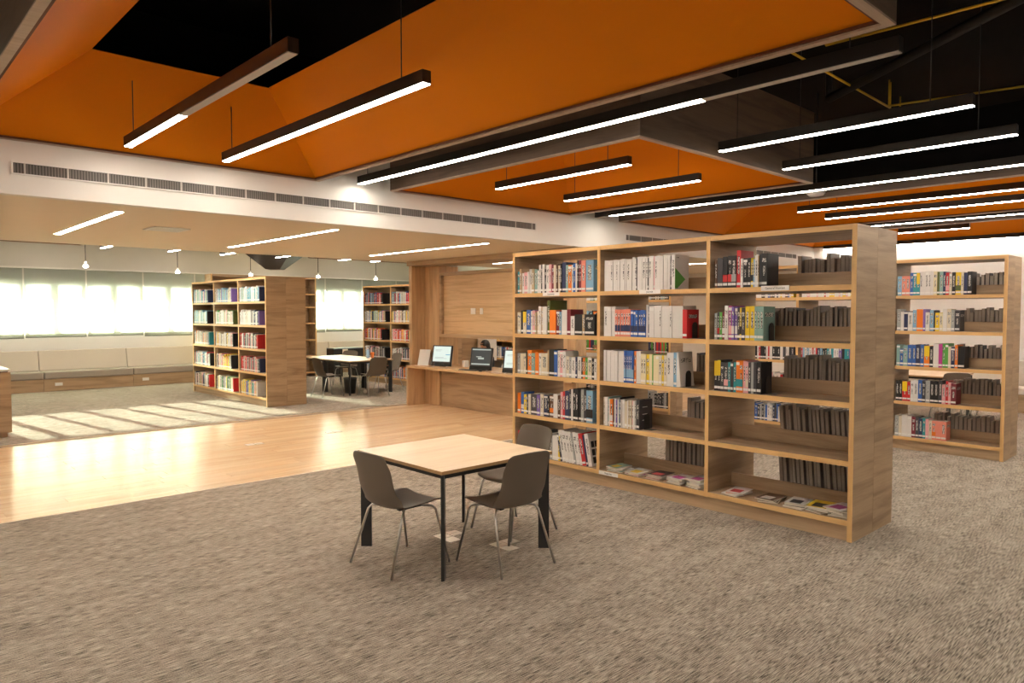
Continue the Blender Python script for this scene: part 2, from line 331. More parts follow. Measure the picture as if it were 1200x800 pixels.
lamp(1.87, 3.75, 6.83, (0.56, 1), 'black linear lamp at upper left, only its far end lit', top=3.87)
lamp(2.72, 3.68, 6.87, (0, 1), 'fully lit black linear lamp beside the half lit one at upper left', top=3.87)
lamp(4.29, 1.47, 7.06, (0.22, 1), 'very long black lamp between two coffers, its near half unlit', top=ZC)
lamp(5.63, 4.35, 6.27, (0, 1), 'short lit lamp inside the middle coffer, nearer the left', top=3.87)
lamp(6.87, 4.36, 6.34, (0, 1), 'short lit lamp inside the middle coffer, nearer the right', top=3.87)
lamp(5.77, 1.50, 3.46, (0, 1), 'lit lamp before the shade-darkened wooden coffer side, upper of the two short ones', top=ZC)
lamp(6.96, 1.50, 3.46, (0, 1), 'lit lamp before the shade-darkened wooden coffer side, lower of the two short ones', top=ZC)
lamp(8.41, -0.6, 7.13, (0, 0.965), 'very long lit lamp in the gap between middle and right coffers', top=ZC)
lamp(10.07, 0.4, 4.78, (0, 1), 'long lit lamp under the right coffer, upper of the close pair', top=3.87)
lamp(11.10, 0.4, 4.83, (0, 1), 'long lit lamp under the right coffer, lower of the close pair', top=3.87)
lamp(12.60, 0.3, 6.9, (0, 1), 'lit lamp just over the corner of the central bookcase, far right', top=ZC)
lamp(14.08, 3.68, 4.80, (0, 1), 'shortest lit lamp, above the right hand bookcase', top=3.87)
lamp(15.79, -3.5, 6.9, (0, 1), 'lit lamp line along the top of the bright right wall', top=3.30, z=3.14, group='wall lamps', cables=False)
for k, (x, a, b_) in enumerate(((1.87, -3.6, -0.6), (4.29, -4.6, 0.6), (-0.6, -3.0, 3.0), (-0.6, 3.6, 6.6), (-2.0, -1.0, 5.0), (10.6, -4.2, -0.8))):
    lamp(x, a, b_, (0, 1), f'lit linear lamp outside the picture behind the camera, number {ordn[k]}', top=ZC, group='lamps behind the camera')
for k, (x, ya, yb) in enumerate(((3.42, 12.9, 14.15), (4.52, 12.75, 14.1), (5.52, 12.98, 14.2), (6.62, 13.0, 14.35), (7.98, 12.7, 14.0), (8.72, 12.95, 13.9))):
    lamp(x, ya, yb, (0, 1), f'small lit lamp beyond the cream ceiling edge, {ordn[k]} from the left', top=3.95, z=2.9, group='small lamps in the window zone')
for k, (x, ya, yb) in enumerate(((1.87, 12.6, 15.6), (2.72, 12.6, 15.6), (4.3, 12.3, 15.8), (8.42, 12.3, 15.8), (10.0, 12.6, 15.6), (11.1, 12.6, 15.6), (13.4, 12.6, 16.5), (1.0, 16.4, 18.9), (3.6, 16.4, 18.9), (6.2, 16.4, 18.9), (8.9, 16.4, 18.9), (11.6, 16.4, 18.9))):  # unseen lamps added as fill to brighten the window zone
    lamp(x, ya, yb, (0, 1), f'unseen fill lamp added above the window zone, behind the cream ceiling, {ordn[k]}', top=3.94, z=3.2 if ya < 16 else 3.5, group='added fill lamps of the window zone')
# recessed lights in the cream ceiling
def recess(x, ya, yb, label, w_=0.035):
    t = empty('recessed_light', (x, (ya + yb) / 2, 2.75), label=label, category='ceiling light', group='recessed light lines in the cream ceiling')
    L_ = (yb - ya) / 2
    B(-w_, w_, -L_, L_, -0.004, 0).build('diffuser', DON, t)
    MB().box(-w_ - .008, -w_, -L_ - .008, L_ + .008, -.005, 0).box(w_, w_ + .008, -L_ - .008, L_ + .008, -.005, 0).build('frame', PLATE, t)
recess(2.02, 7.70, 10.4, 'recessed light line in the cream ceiling, leftmost')
recess(4.30, 7.62, 10.75, 'recessed light line in the cream ceiling, middle one above the left bookcase')
recess(6.70, 7.68, 10.7, 'recessed light line in the cream ceiling, right one near the wooden desk unit')
recess(9.6, 7.7, 10.8, 'recessed light line beyond the wooden desk unit')
recess(12.6, 7.7, 10.8, 'recessed light line far right, seen through the central bookcase')
# square ceiling diffuser
t = empty('ceiling_diffuser', (2.83, 8.9, 2.75), label='small square air diffuser in the cream ceiling at left', category='vent')
MB().box(-.2, .2, -.2, -.17, -.012, 0).box(-.2, .2, .17, .2, -.012, 0).box(-.2, -.17, -.17, .17, -.012, 0).box(.17, .2, -.17, .17, -.012, 0).build('frame', PLATE, t)
B(-.17, .17, -.17, .17, -.003, 0).build('backing', mat('diffuser_shade', (.35, .3, .25), .6), t)
for k in range(5): B(-.17, .17, -.012, .012, -.010, -.005).build('blade', PLATE, t, (0, -0.13 + .065 * k, 0))
# pendants near the windows
for k, (x, yy) in enumerate(((2.9, 14.2), (4.85, 15.4), (6.35, 15.4), (8.0, 15.9), (9.6, 15.9))):
    zz = (2.52, 2.44, 2.42, 2.42, 2.42)[k]
    x2, y2 = ((3.0, 13.3), (4.55, 13.8), (5.95, 13.8), (7.35, 13.8), (8.85, 13.8))[k]
    x2, y2 = ((3.045, 13.62), (4.77, 14.42), (6.22, 14.48), (7.62, 14.27), (9.12, 14.35))[k]
    zz = 2.55
    t = empty('pendant_lamp', (x2, y2, zz), label=f'tiny bulb pendant hanging near the windows, {ordn[k]} from the left', category='lamp', group='tiny pendant lamps')
    MB().lathe((0, 0, 0), [(0.001, -.03), (.035, -.02), (.04, .0), (.03, .02), (.001, .03)]).build('bulb', BULB, t)
    MB().lathe((0, 0, 0), [(.02, .02), (.02, .07), (.005, .08)]).build('socket', PLATE, t)
    MB().tube([(0, 0, .07), (0, 0, 3.95 - zz)], .006, 6).build('cord', BLK, t)
# black hopper
t = empty('ceiling_hopper', (6.75, 14.5, 2.68), .8186 - PI / 2, label='black tapered hood hanging from the ceiling above the left bookcase', category='ceiling hood')
p = [(-.15, -.15, 0), (.15, -.15, 0), (.15, .15, 0), (-.15, .15, 0), (-.5, -.5, .34), (.5, -.5, .34), (.5, .5, .34), (-.5, .5, .34), (-.5, -.5, 1.29), (.5, -.5, 1.29), (.5, .5, 1.29), (-.5, .5, 1.29)]
MB().poly(p, 0, [(0, 1, 2, 3), (0, 1, 5, 4), (1, 2, 6, 5), (2, 3, 7, 6), (3, 0, 4, 7), (4, 5, 9, 8), (5, 6, 10, 9), (6, 7, 11, 10), (7, 4, 8, 11), (8, 9, 10, 11)]).build('hood', mat('hood_black', (.02, .018, .016), .5), t)
# pipes and duct in the black ceiling
def pipe(name, pts, r, m, label, cat):
    c = Vector(pts[0]); t = empty(name, c, label=label, category=cat)
    MB().tube([Vector(q) - c for q in pts], r, 8).build('run', m, t)
    for q in pts[:1] + pts[-1:]:
        v = Vector(q) - c; MB().tube([v, (v.x, v.y, ZC - c.z)], r * .8, 6).build('hanger', m if m is YEL else BLK, t)
pipe('yellow_conduit', [(6.63, 2.91, 4.2), (6.68, 1.2, 4.2), (6.68, -2.0, 4.2)], 0.012, YEL, 'thin yellow conduit running across the top right of the black ceiling', 'pipe')
pipe('yellow_conduit', [(6.2, 3.2, 4.2), (9.2, 3.26, 4.2)], 0.012, YEL, 'thin yellow conduit crossing behind the half lit long lamp', 'pipe')
pipe('yellow_conduit', [(9.1, 3.24, 4.2), (9.38, 1.97, 4.2), (9.7, .4, 4.2)], 0.012, YEL, 'thin yellow conduit ending at the right picture edge', 'pipe')
pipe('yellow_conduit', [(9.9, 3.39, 3.85), (9.9, 3.39, 4.3)], 0.012, YEL, 'short upright yellow pipe stub beside the lit lamps', 'pipe')
pipe('black_duct', [(8.3, 3.6, 4.2), (6.55, 1.2, 4.2), (5.0, -.9, 4.2)], 0.05, mat('duct_dark', (.016, .015, .014), .6, spec=.2), 'dark round duct crossing the black ceiling at upper right', 'duct')
pipe('black_pipe', [(0.3, 4.6, 4.25), (3.6, 4.0, 4.25)], 0.03, MT['duct_dark'], 'dark pipe seen through the opening of the upper left coffer', 'pipe')
t = empty('smoke_detector', (8.95, 4.02, 3.22), label='round white detector hanging between the coffers on the right', category='detector')
MB().lathe((0, 0, 0), [(.001, 0), (.08, .005), (.11, .03), (.11, .05), (.001, .055)], 20).build('body', PLATE, t)
MB().tube([(0, 0, .05), (0, 0, ZC - 3.22)], .008, 6).build('rod', BLK, t)
# ------------------------------------------------------------------ bookcases
SZ = (1.992, 1.538, 1.083, 0.628, 0.165)
def bookcase(x, y0, nb, pitch=1.262, depth=0.82, double=True, label='', top=2.452, right=True, sz=SZ, th=0.042):
    """front faces -x, near end at y0"""
    t = empty('bookcase', (x, y0, 0), label=label, category='bookcase')
    L_ = nb * pitch; e = 0.038; hd = depth / 2
    W3 = [WX, EDGEZ]; W4 = [WY, EDGE]
    for k, yy in enumerate((0, L_)):
        if double:
            B(0, hd - .0015, 0, e, 0, top, fm={5: 1}).build('end_panel', W3, t, (0, yy, 0)); B(hd + .0015, depth, 0, e, 0, top, fm={3: 1}).build('end_panel', W3, t, (0, yy, 0))
        else: B(0, depth, 0, e, 0, top, fm={5: 1}).build('end_panel', W3, t, (0, yy, 0))
    for k in range(1, nb): B(0.0, depth, 0, e, 0.12, top - .001, fm={5: 1, 3: 1}).build('divider', W3, t, (0, k * pitch, 0))
    for k in range(nb):
        a = k * pitch + e; b_ = (k + 1) * pitch
        B(0.002, depth - .002, a, b_, top - th, top, fm={5: 1, 3: 1}).build('top_panel', W4, t)
        for z in sz:
            B(0.001, depth - .001, a, b_, z - .042, z, fm={5: 1, 3: 1}).build('shelf', W4, t)
            if double: B(hd - .009, hd + .009, a, b_, z, z + .122, fm={1: 0}).build('back_rail', WY, t)
        if not double: B(depth - .012, depth - .002, a, b_, sz[-1], top - th).build('back_panel', WY, t)
    B(0.03, .048, e, L_, 0, .1195).build('plinth', WY, t)
    return t
CA = bookcase(5.67, 2.225, 3, label='large central double-sided oak bookcase, three bays, nearest the camera')
CB = bookcase(10.07, 2.225, 3, depth=0.64, label='double-sided oak bookcase at the right edge, behind the central one')
CC = bookcase(5.85, 12.97, 3, depth=0.80, label='oak bookcase with three narrow bays on the left, by the window zone')
CD = bookcase(9.99, 12.52, 3, depth=0.42, double=False, label='far oak bookcase behind the black legged tables')
CH = bookcase(10.07, 6.92, 2, depth=0.36, double=True, label='low visible oak bookcase seen through the middle bay of the central bookcase')
CG = bookcase(9.20, 11.9, 1, pitch=.5, depth=0.97, double=True, label='oak bookcase end panel behind the left monitor')
CE = bookcase(12.2, 12.6, 3, depth=0.42, double=False, label='far oak bookcase seen between the two right hand monitors')
# tall cabinet along the window wall behind the left bookcase
t = empty('tall_bookcase', (6.93, 18.55, 0), label='taller oak bookcase against the windows behind the left bookcase', category='bookcase')
B(0, .04, 0, .4, 0, 2.76, fm={2: 1}).build('end_panel', [WX, EDGEZ], t); B(2.87, 2.91, 0, .4, 0, 2.76, fm={2: 1}).build('end_panel', [WX, EDGEZ], t)
B(.04, 2.87, 0, .4, 2.70, 2.76).build('top_panel', WX, t); B(.04, 2.87, .38, .4, 0, 2.7).build('back_panel', WX, t)
for z in (.12, .58, 1.03, 1.49, 1.94, 2.3): B(.04, 2.87, 0, .38, z - .04, z, fm={2: 1}).build('shelf', [WX, EDGE], t)
for xx in (.97, 1.93): B(0, .04, 0.002, .38, .12, 2.7, fm={2: 1}).build('divider', [WX, EDGEZ], t, (xx, 0, 0))
# ------------------------------------------------------------------ books
PAL = {'W': ('white', (.72, .69, .66)), 'C': ('cream', (.68, .60, .46)), 'T': ('tan', (.50, .36, .21)), 'G': ('grey', (.36, .37, .36)), 'K': ('black', (.016, .015, .017)), 'D': ('dark grey', (.055, .052, .06)),
       'N': ('navy', (.025, .035, .10)), 'B': ('blue', (.035, .12, .42)), 'L': ('light blue', (.22, .42, .60)), 'E': ('teal', (.03, .28, .32)), 'g': ('green', (.10, .38, .06)), 'O': ('olive green', (.10, .12, .03)),
       'Y': ('yellow', (.80, .56, .02)), 'o': ('orange', (.80, .20, .014)), 'R': ('red', (.60, .025, .03)), 'M': ('maroon', (.20, .02, .035)), 'P': ('pink', (.75, .38, .40)), 'U': ('purple', (.20, .12, .42)),
       'n': ('brown', (.13, .06, .03)), 'y': ('pale yellow', (.75, .66, .42)), 'A': ('grey-green', (.25, .42, .38)), 'm': ('magenta', (.45, .05, .25)), 'S': ('salmon', (.75, .25, .18)), 'V': ('grey-brown', (.27, .225, .185))}
CM = {k: mat('cover_' + v[0].replace(' ', '_'), v[1], .42, noise=.05, nscale=40) for k, v in PAL.items()}
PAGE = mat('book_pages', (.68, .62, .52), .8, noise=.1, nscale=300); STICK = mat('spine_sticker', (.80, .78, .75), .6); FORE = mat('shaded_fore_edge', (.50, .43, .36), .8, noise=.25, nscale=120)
def book_mb(w_, h, d, sticker=True, title=0, band=False, thin=False, mb=None, mi=(0, 1, 2, 3), ox=0, oy=0, oz=0, sgn=1):
    s = mb or MB(); n0 = len(s.v); b = min(.003, w_ * .18)
    if not thin:
        s.box(0, b, -w_ / 2, w_ / 2, 0, h, mi[0])
        s.box(b, d, -w_ / 2, -w_ / 2 + b, 0, h, mi[0]); s.box(b, d, w_ / 2 - b, w_ / 2, 0, h, mi[0])
        s.box(b, d - .004, -w_ / 2 + b, w_ / 2 - b, .003, h - .004, mi[1])
    else: s.box(0, d, -w_ / 2, w_ / 2, 0, h, mi[0], fm={1: mi[1]})
    if sticker: s.box(-.0006, 0, -w_ * .46, w_ * .46, .020, .042, mi[2])
    if title == 1: s.box(-.0006, 0, -w_ * .22, w_ * .22, h * .36, h * .84, mi[3])
    if title == 2:
        s.box(-.0006, 0, -w_ * .34, w_ * .34, h * .74, h * .86, mi[3]); s.box(-.0006, 0, -w_ * .16, w_ * .16, h * .34, h * .62, mi[3])
    if band: s.box(-.0004, 0, -w_ * .498, w_ * .498, h * .30, h * .44, mi[2])
    for i in range(n0, len(s.v)):
        v = s.v[i]; s.v[i] = (ox + v[0] * sgn, oy + v[1], oz + v[2])
    return s
import re
BAYN = {'A': 'of the central bookcase', 'B': 'of the right hand bookcase'}
SHN = ('top', 'second', 'third', 'fourth', 'bottom')
BAY = ('right', 'middle', 'left'); LC = {}
def parse(txt):
    out = []
    for tk in txt.split():
        m = re.match(r'([A-Za-z])([A-Za-z]?)([\d.]+)/(\d+)(?:x(\d+))?(~?)$', tk)
        for _ in range(int(m[5] or 1)): out.append((m[1], m[2] or None, float(m[3]), int(m[4]) / 100, bool(m[6])))
    return out
def row(case, bay, sh, yL, yR, txt, lean=0.14, last_print=None, bookend=False, x_off=0.025):
    """front row, spines to -x; yL far(left) end, yR near(right) end"""
    cx = {'A': 5.67, 'B': 10.07}[case]; z = SZ[sh]; toks = parse(txt)
    sc = (yL - yR) / sum(t_[2] for t_ in toks); y = yL
    g = f'books on the {SHN[sh]} shelf, {BAY[bay]} bay {BAYN[case]}'
    cnt = {}
    for i, (c, c2, w_, h, ln) in enumerate(toks):
        w_ = w_ * sc; cnt[c] = cnt.get(c, 0) + 1
        last = i == len(toks) - 1
        d = min(.27, max(.14, h * .72)) * random.uniform(.93, 1.05)
        hh = h + random.uniform(-.004, .004)
        mb = book_mb(w_ - .0012, hh, d, sticker=(case != 'A' or c not in 'W' or bay != 1) and sh != 5, title=random.choice((0, 1, 2, 1)) if c not in 'Wy' or bay != 1 else random.choice((0, 0, 0, 0, 1)))
        if last and last_print == 'triangle':
            yy = -(w_ - .0012) / 2 - .0006
            mb.poly([(.0, yy, hh * .62), (.17, yy, hh * .30), (0.04, yy, 0.01), (0, yy, .01)], 4); mb.poly([(0.02, yy, hh * .93), (.06, yy, hh * .93), (.06, yy, hh * .90), (.02, yy, hh * .90)], 3)
        elif last and last_print == 'lines':
            yy = -(w_ - .0012) / 2 - .0006
            for q in (.3, .5, .74): mb.poly([(.05, yy, hh * q), (.13, yy, hh * q), (.13, yy, hh * (q + .02)), (.05, yy, hh * (q + .02))], 2)
        elif last and last_print == 'grid':
            yy = -(w_ - .0012) / 2 - .0006
            for q in range(3):
                for u in range(3): mb.poly([(.03 + u * .06, yy, hh * (.08 + q * .24)), (.08 + u * .06, yy, hh * (.08 + q * .24)), (.08 + u * .06, yy, hh * (.27 + q * .24)), (.03 + u * .06, yy, hh * (.27 + q * .24))], 0 if False else 5)
        elif last and c not in 'K':
            yy = -(w_ - .0012) / 2 - .0006; mb.poly([(.03, yy, hh * .7), (d - .03, yy, hh * .7), (d - .03, yy, hh * .82), (.03, yy, hh * .82)], 3)
        ms = [CM[c], PAGE, STICK, INK, CM['g'], CM['K']]
        if c2: mb.box(-.0007, 0, -(w_ - .0012) / 2, (w_ - .0012) / 2, 0.052 if c2 != 'Y' else hh * .5, hh * .42 if c2 != 'Y' else hh - .001, 6); ms.append(CM[c2])
        if random.random() < .12: mb.box(-.0005, 0, -w_ * .47, w_ * .47, hh * .86, hh * .95, 2)
        nm = PAL[c][0]
        LC[(case, bay, sh, c)] = LC.get((case, bay, sh, c), 0) + 1; lab = f'{ordn[LC[(case, bay, sh, c)]-1]} {nm} book from the left, {SHN[sh]} shelf, {BAY[bay]} bay, {"central" if case == "A" else "right hand"} bookcase'
        o = mb.build('book', ms, None, (cx + x_off + random.uniform(-.006, .006), y - w_ / 2, z + .0005), label=lab, category='book', group=g)
        if ln:
            o.rotation_euler = (-lean, 0, 0); o.location.z = z + .0005 + (w_ / 2) * math.sin(lean); o.location.y = y - w_ / 2 / math.cos(lean)
        y -= w_
    if bookend: bend((cx + .03, yR - .012, z), f'black metal bookend on the {SHN[sh]} shelf, {BAY[bay]} bay {BAYN[case]}')
    return toks
def bend(loc, label):
    t = empty('bookend', loc, label=label, category='bookend', group='black bookends')
    pts = [(.06, 0, 0), (.15, 0, 0), (.15, 0, .12), (.135, 0, .145), (.105, 0, .152), (.075, 0, .145), (.06, 0, .12)]
    q = [(p[0], p[1] - .002, p[2]) for p in pts]; n = len(pts)
    MB().poly(pts + q, 0, [tuple(range(n)), tuple(range(2 * n - 1, n - 1, -1))] + [(i, (i + 1) % n, n + (i + 1) % n, n + i) for i in range(n)]).build('upright', BLK, t)
    B(.06, .15, -.09, 0, 0, .002).build('foot', BLK, t)
random.seed(3)
# --- central bookcase, left bay
row('A', 2, 0, 5.99, 4.86, 'E3/25 T3/28 W3/23 P5/24 W2/24 W4/27 T3/27 A4/27 W2/25 W3/31 K2/31 W3/31 K2/26 W4/30 P3/31 M3/31 C3/30 n2/31 C3/29 K2/31 N5/32 A3/29 o4/29 W2/29 B3/30 W2/30 K2/33 M3/33 S5/33 L9/33')
row('A', 2, 1, 5.99, 4.84, 'C4/24 K3/26 CY4/25 B5/27 W2/26 P3/26 T2/24 C2/25 W3/31 T2/30 W5/30 O3/37 o7/27 M4/26 L2/25 W6/27 M4/27 W4/20 K8/22 T3/22 K10/22')
row('A', 2, 2, 5.99, 4.775, 'G4/23 C4/23 C4/23 K2/25 o6/27 A5/24 o5/25 W3/24 C9/24 T2/28 K7/29 B4/28 W3/28 P4/28 W4/28 C4/22 G3/22 W5/22 N2/23 W5/23 K2/22 o3/22 g3/22 C5/23 K3/22 W3/22 g3/22')
row('A', 2, 3, 5.99, 4.86, 'o4/23 BW4/24 Y4/22 D2/23 C3/23 D8/24 U4/23 C4/24 N5/24 K2/24 no5/24 W5/26 n3/25 P3/29 R3/30 N5/31 D2/33 W2/33 K3/34 K3/34 K3/34 G3/34 D3/34 LK7/34', last_print='lines')
row('A', 2, 4, 5.99, 5.33, 'R5/26 W6/27 D4/30 G5/28 T4/27 o6/25 C4/28 D5/30 o3/26 D3/26 G4/28 W8/27 Y2/27')
row('A', 2, 4, 5.315, 4.87, 'D2/30~ W4/34~ W4/34~ W3/34~ W3/34~ G2/33~ W4/34~ W3/34~ R4/34~ N2/33~ W4/34~', last_print='grid', lean=.2)
# --- middle bay
row('A', 1, 0, 4.715, 3.87, 'W2/31 W3/31 W3/31 W3/31 W4/31 W2/31 W3/31 W3/31 W3/31 W2/31 W4/31 W3/31 W3/32 W2/31 K1/31 W3/32 W3/32 W4/32 W2/32 D1/31 W3/32 W3/32 P1/32 W3/32 W4/32 W3/32 W3/32 W2/32 W3/32 K1/31 W4/32', last_print='triangle')
row('A', 1, 1, 4.715, 3.735, 'W4/30 W4/30 W4/30 SN2.7/27x6 BN2.6/26x6 W2/31 N1/30 W5/30 W5/30 W2/30 W3/30 W5/30 W2/30 W10/30 R4/27', bookend=True)
row('A', 1, 2, 4.715, 3.80, 'W3/31 W2/31 W3/31 W2/31 W3/31 W3/31 W4/31 W3/31 BL2.2/32x5 o2/32 W3/32 W2/32 y3/29 y3/29 Y3/29 y3/29 g1/29 y3/29 y3/29 C3/29 Y2/29 C3/29 W4/32 W3/32 L3/32 W4/32~', bookend=True, lean=.08)
row('A', 1, 3, 4.715, 4.27, 'C2/29 W3/29 W2/29 A2/29 W2/28 oW5/27 D2/28 W3/28 U2/27 W3/28 L1/28 K2/30 W2/28 W4/28 C4/27 W3/28 T2/28 C3/28 P2/28 W3/28 G2/28 D5/29', bookend=True, last_print='lines')
# --- right bay
row('A', 0, 0, 3.452, 2.965, 'n3/25 D4/26 D3/26 KR6/27 KR5/28 KG6/28 R5/32 W3/25 K5/25 K4/25 YK3/25 L2/24 W4/27 T1/26 D2/27 K7/28')
row('A', 0, 1, 3.452, 2.985, 'G3/23 DR3/24 g3/24 MW3/24 W4/30 mP4/30 UW3/29 UW3/29 D3/28 YK2/28 D4/28 Y5/29 Y5/29 A3/29 A3/29 A4/29', bookend=True)
row('A', 0, 2, 3.452, 3.005, 'KY4/27 KY4/27 D4/25 DP5/25 E3/26 D3/26 E3/26 oE4/28 oE4/28 P3/28 PC3/27 D3/27 G3/27 D3/27 K5/27', bookend=True)
# --- right hand bookcase
row('B', 0, 0, 3.44, 2.60, 'L5/25 S5/25 S5/25 B4/29 E4/29 EY4/29 W3/30 W3/30 W4/30 W3/30 W3/30 y4/30 O3/29 A4/29 N3/29 RP4/28 C3/27 K4/28 YO6/28 C3/28 N4/27 K5/28')
row('B', 0, 1, 3.44, 2.72, 'G5/28 W4/24 N5/25 W6/24 L5/27 o8/28 U3/28 W5/24 L5/27 K2/26 Y5/23 y4/23 W5/28 C5/28 G4/27 D6/26')
row('B', 0, 2, 3.44, 2.66, 'A4/27 B4/22 A5/27 B5/27 B4/27 N5/28 B4/28 oY6/27 K4/26 W6/30 m4/29 g3/30 g3/30 C3/27 N4/26 o3/29 K7/27')
row('B', 0, 3, 3.44, 2.74, 'K4/26 K4/26 RY6/25 R4/24 W4/27 W5/28 B5/28 D4/28 G5/28 K5/28 K5/28 D4/29 P4/24 R3/29 P3/28 M6/26')
row('B', 0, 4, 3.44, 2.84, 'G4/27 C3/26 W6/28 W4/27 M4/27 D3/27 N4/26 E3/26 P3/25 C3/24 So4/24 S5/24 S5/24')
# --- grey volumes on the rear side
VH = (.27, .29, .25, .31, .28)
def rear(case, bay, sh, yL, yR, hbase, n, label, hv=.03, lean=0.0):
    cx, dep = {'A': (5.67, .82), 'B': (10.07, .64)}[case]; z = SZ[sh]; wd = (yL - yR) / n; y = yL
    for i in range(n):
        w_ = wd * random.uniform(.72, 1.0); h = hbase + random.uniform(-hv, hv); d = random.uniform(.17, .21)
        mb = book_mb(w_ - .001, h, d, sticker=False)
        for k in range(len(mb.v)): v = mb.v[k]; mb.v[k] = (-v[0], v[1], v[2])
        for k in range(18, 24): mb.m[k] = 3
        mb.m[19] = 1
        o = mb.build('bound_volume', [CM[random.choice('VVVVVVVD')], PAGE, STICK, FORE], None, (cx + dep - .03 - random.uniform(0, .02), y - wd / 2, z + .0005), label=f'{ordn[i]} {label}', category='book', group=label + 's')
        if lean: o.rotation_euler = (-lean, 0, 0); o.location.z = z + .0005 + w_ / 2 * math.sin(lean)
        y -= wd
random.seed(5)
for sh, (yl, yr, hb, n) in enumerate(((2.96, 2.27, .27, 17), (3.30, 2.27, .27, 28), (3.08, 2.27, .29, 21), (3.10, 2.27, .30, 20), (3.10, 2.27, .31, 21))):
    rear('A', 0, sh, yl, yr, hb, n, f'grey-brown volume from the left, {SHN[sh]} shelf, right bay, back side of central bookcase', lean=.08 if sh in (3, 4) else 0)
for sh, (yl, yr, hb, n) in enumerate(((3.80, 3.52, .27, 6), (3.75, 3.52, .30, 6), (4.0, 3.52, .30, 11), (4.1, 3.52, .27, 11), (4.35, 3.52, .30, 18))):
    rear('A', 1, sh, yl, yr, hb, n, f'grey-brown volume from the left, {SHN[sh]} shelf, middle bay, back side of central bookcase')
for sh, (yl, yr, hb, n) in enumerate(((2.80, 2.27, .26, 11), (2.85, 2.27, .27, 13), (2.85, 2.27, .26, 12), (2.9, 2.27, .28, 14), (3.1, 2.27, .28, 17))):
    rear('B', 0, sh, yl, yr, hb, n, f'dark volume from the left, {SHN[sh]} shelf, back side of right hand bookcase')
# --- everything smaller and farther: one object
keys = list(PAL.keys()); FB = MB()
def far_row(cx, z, yL, yR, pal, hb, hv=.03, d=.18, sgn=1, face=None, wm=(.018, .045)):
    y = yL
    while y > yR + .02:
        w_ = random.uniform(*wm); w_ = min(w_, y - yR); c = random.choice(pal); h = hb + random.uniform(-hv, hv)
        book_mb(w_ - .001, h, d, True, random.choice((0, 2)), thin=True, mb=FB, mi=(keys.index(c), len(keys), len(keys) + 1, len(keys) + 2), ox=cx, oy=y - w_ / 2, oz=z + .0005, sgn=sgn); y -= w_
    if face: book_mb(.03, hb, d * 1.1, True, 0, thin=True, mb=FB, mi=(keys.index(face), len(keys), len(keys) + 1, len(keys) + 2), ox=cx, oy=yR - .02, oz=z + .0005, sgn=sgn)
random.seed(9)
CP = {0: ('WWLPCTALB', 'WLLUGWC', 'WGAEWWLL'), 1: ('LLAWLAWL', 'WPWWCWg', 'GAWWCWN'), 2: ('PTCWGoWE', 'PCWgWYKW', 'DGWPNDWR'), 3: ('KWRLWCNE', 'RGYPWOYC', 'KRPGGDNR'), 4: ('WKWPNWT', 'DgYKWWC', 'CPEYUWW')}
CF = {0: 'NUN', 1: 'KOU', 2: 'EKR', 3: 'KKN', 4: 'RRW'}
for sh in range(5):
    for b_ in range(3):     # b_ 0 = left/far bay
        yl = 12.97 + (3 - b_) * 1.262 - .02; ln = random.uniform(.62, .8)
        far_row(5.87, SZ[sh], yl, yl - ln - .1, CP[sh][b_], .27, face=CF[sh][b_], d=.2)
        yl = 12.52 + (3 - b_) * 1.262 - .02
        far_row(10.01, SZ[sh], yl, yl - random.uniform(.75, .95), ('RBLNNGWD', 'KWYTPWBA', 'RoYRWPPK', 'DKGWPGNW', 'oPSBNWLW')[sh], .27, face='K', d=.2)
        far_row(12.23, SZ[sh], 12.6 + (3 - b_) * 1.262 - .02, 12.6 + (2 - b_) * 1.262 + .3, 'WWBRYGDW', .27, d=.2)
for sh in range(5):
    far_row(10.10, SZ[sh], 5.99, 4.82, ('WKBWYnNW', 'WRWRPBK', 'WKTWRgKDW', 'KDWPRKW', 'WGWDNB')[sh], .25, d=.17)
    far_row(10.10, SZ[sh], 4.72, 3.55, ('RWWPWKYW', 'UWYBW', 'UBWRRPWLNRWKEKW', 'WGWCKW', 'WGWDNB')[sh], .25, d=.17)
    for k in range(2): far_row(10.10, SZ[sh], 6.92 + (2 - k) * 1.262 - .02, 6.92 + (1 - k) * 1.262 + .06, ('WgKWALD', 'WoLNKD', 'KgRWN', 'WKD', 'DGK')[sh], .25, d=.15)
    if sh < 4:
        o_ = (1.94, 1.49, 1.03, .58)[sh]
FB.build('distant_books', [CM[k] for k in keys] + [PAGE, STICK, INK], None, kind='stuff', label='small distant library books filling the shelves of the farther oak bookcases', category='books')
# --- magazines
random.seed(21)
def mags(y, cx, n, label, cols):
    z = SZ[4] + .0005
    for k in range(n):
        th_ = random.uniform(.006, .014); w_, d = .165 * random.uniform(.88, 1.08), .24 * random.uniform(.92, 1.06)
        mb = B(-d / 2, d / 2, -w_ / 2, w_ / 2, 0, th_, 1, fm={1: 0, 0: 0}); mb.box(-d / 2 + .03, d / 2 - .10, -w_ / 2 + .04, w_ / 2 - .03, th_, th_ + .0005, 2)
        c = random.choice(cols); c2 = random.choice('WKRPDYm')
        pos = 'topmost' if k == n - 1 else 'lowest' if k == 0 else ordn[k] + ' from below'
        o = mb.build('magazine', [CM[c], PAGE, CM[c2]], None, (cx + random.uniform(-.012, .012), y + random.uniform(-.012, .012), z), label=f'{pos} magazine, {label}', category='magazine', group='magazines, ' + label)
        o.rotation_euler = (0, 0, random.uniform(-.3, .3)); z += th_ + .001
for i, (yy, n, cols) in enumerate(((4.60, 4, 'WAT'), (4.36, 3, 'mPW'), (4.11, 5, 'WKR'), (3.87, 5, 'WTK'), (3.645, 6, 'WCW'))):
    mags(yy, 5.83, n, f'{ordn[i]} stack from the left, bottom shelf, middle bay', cols)
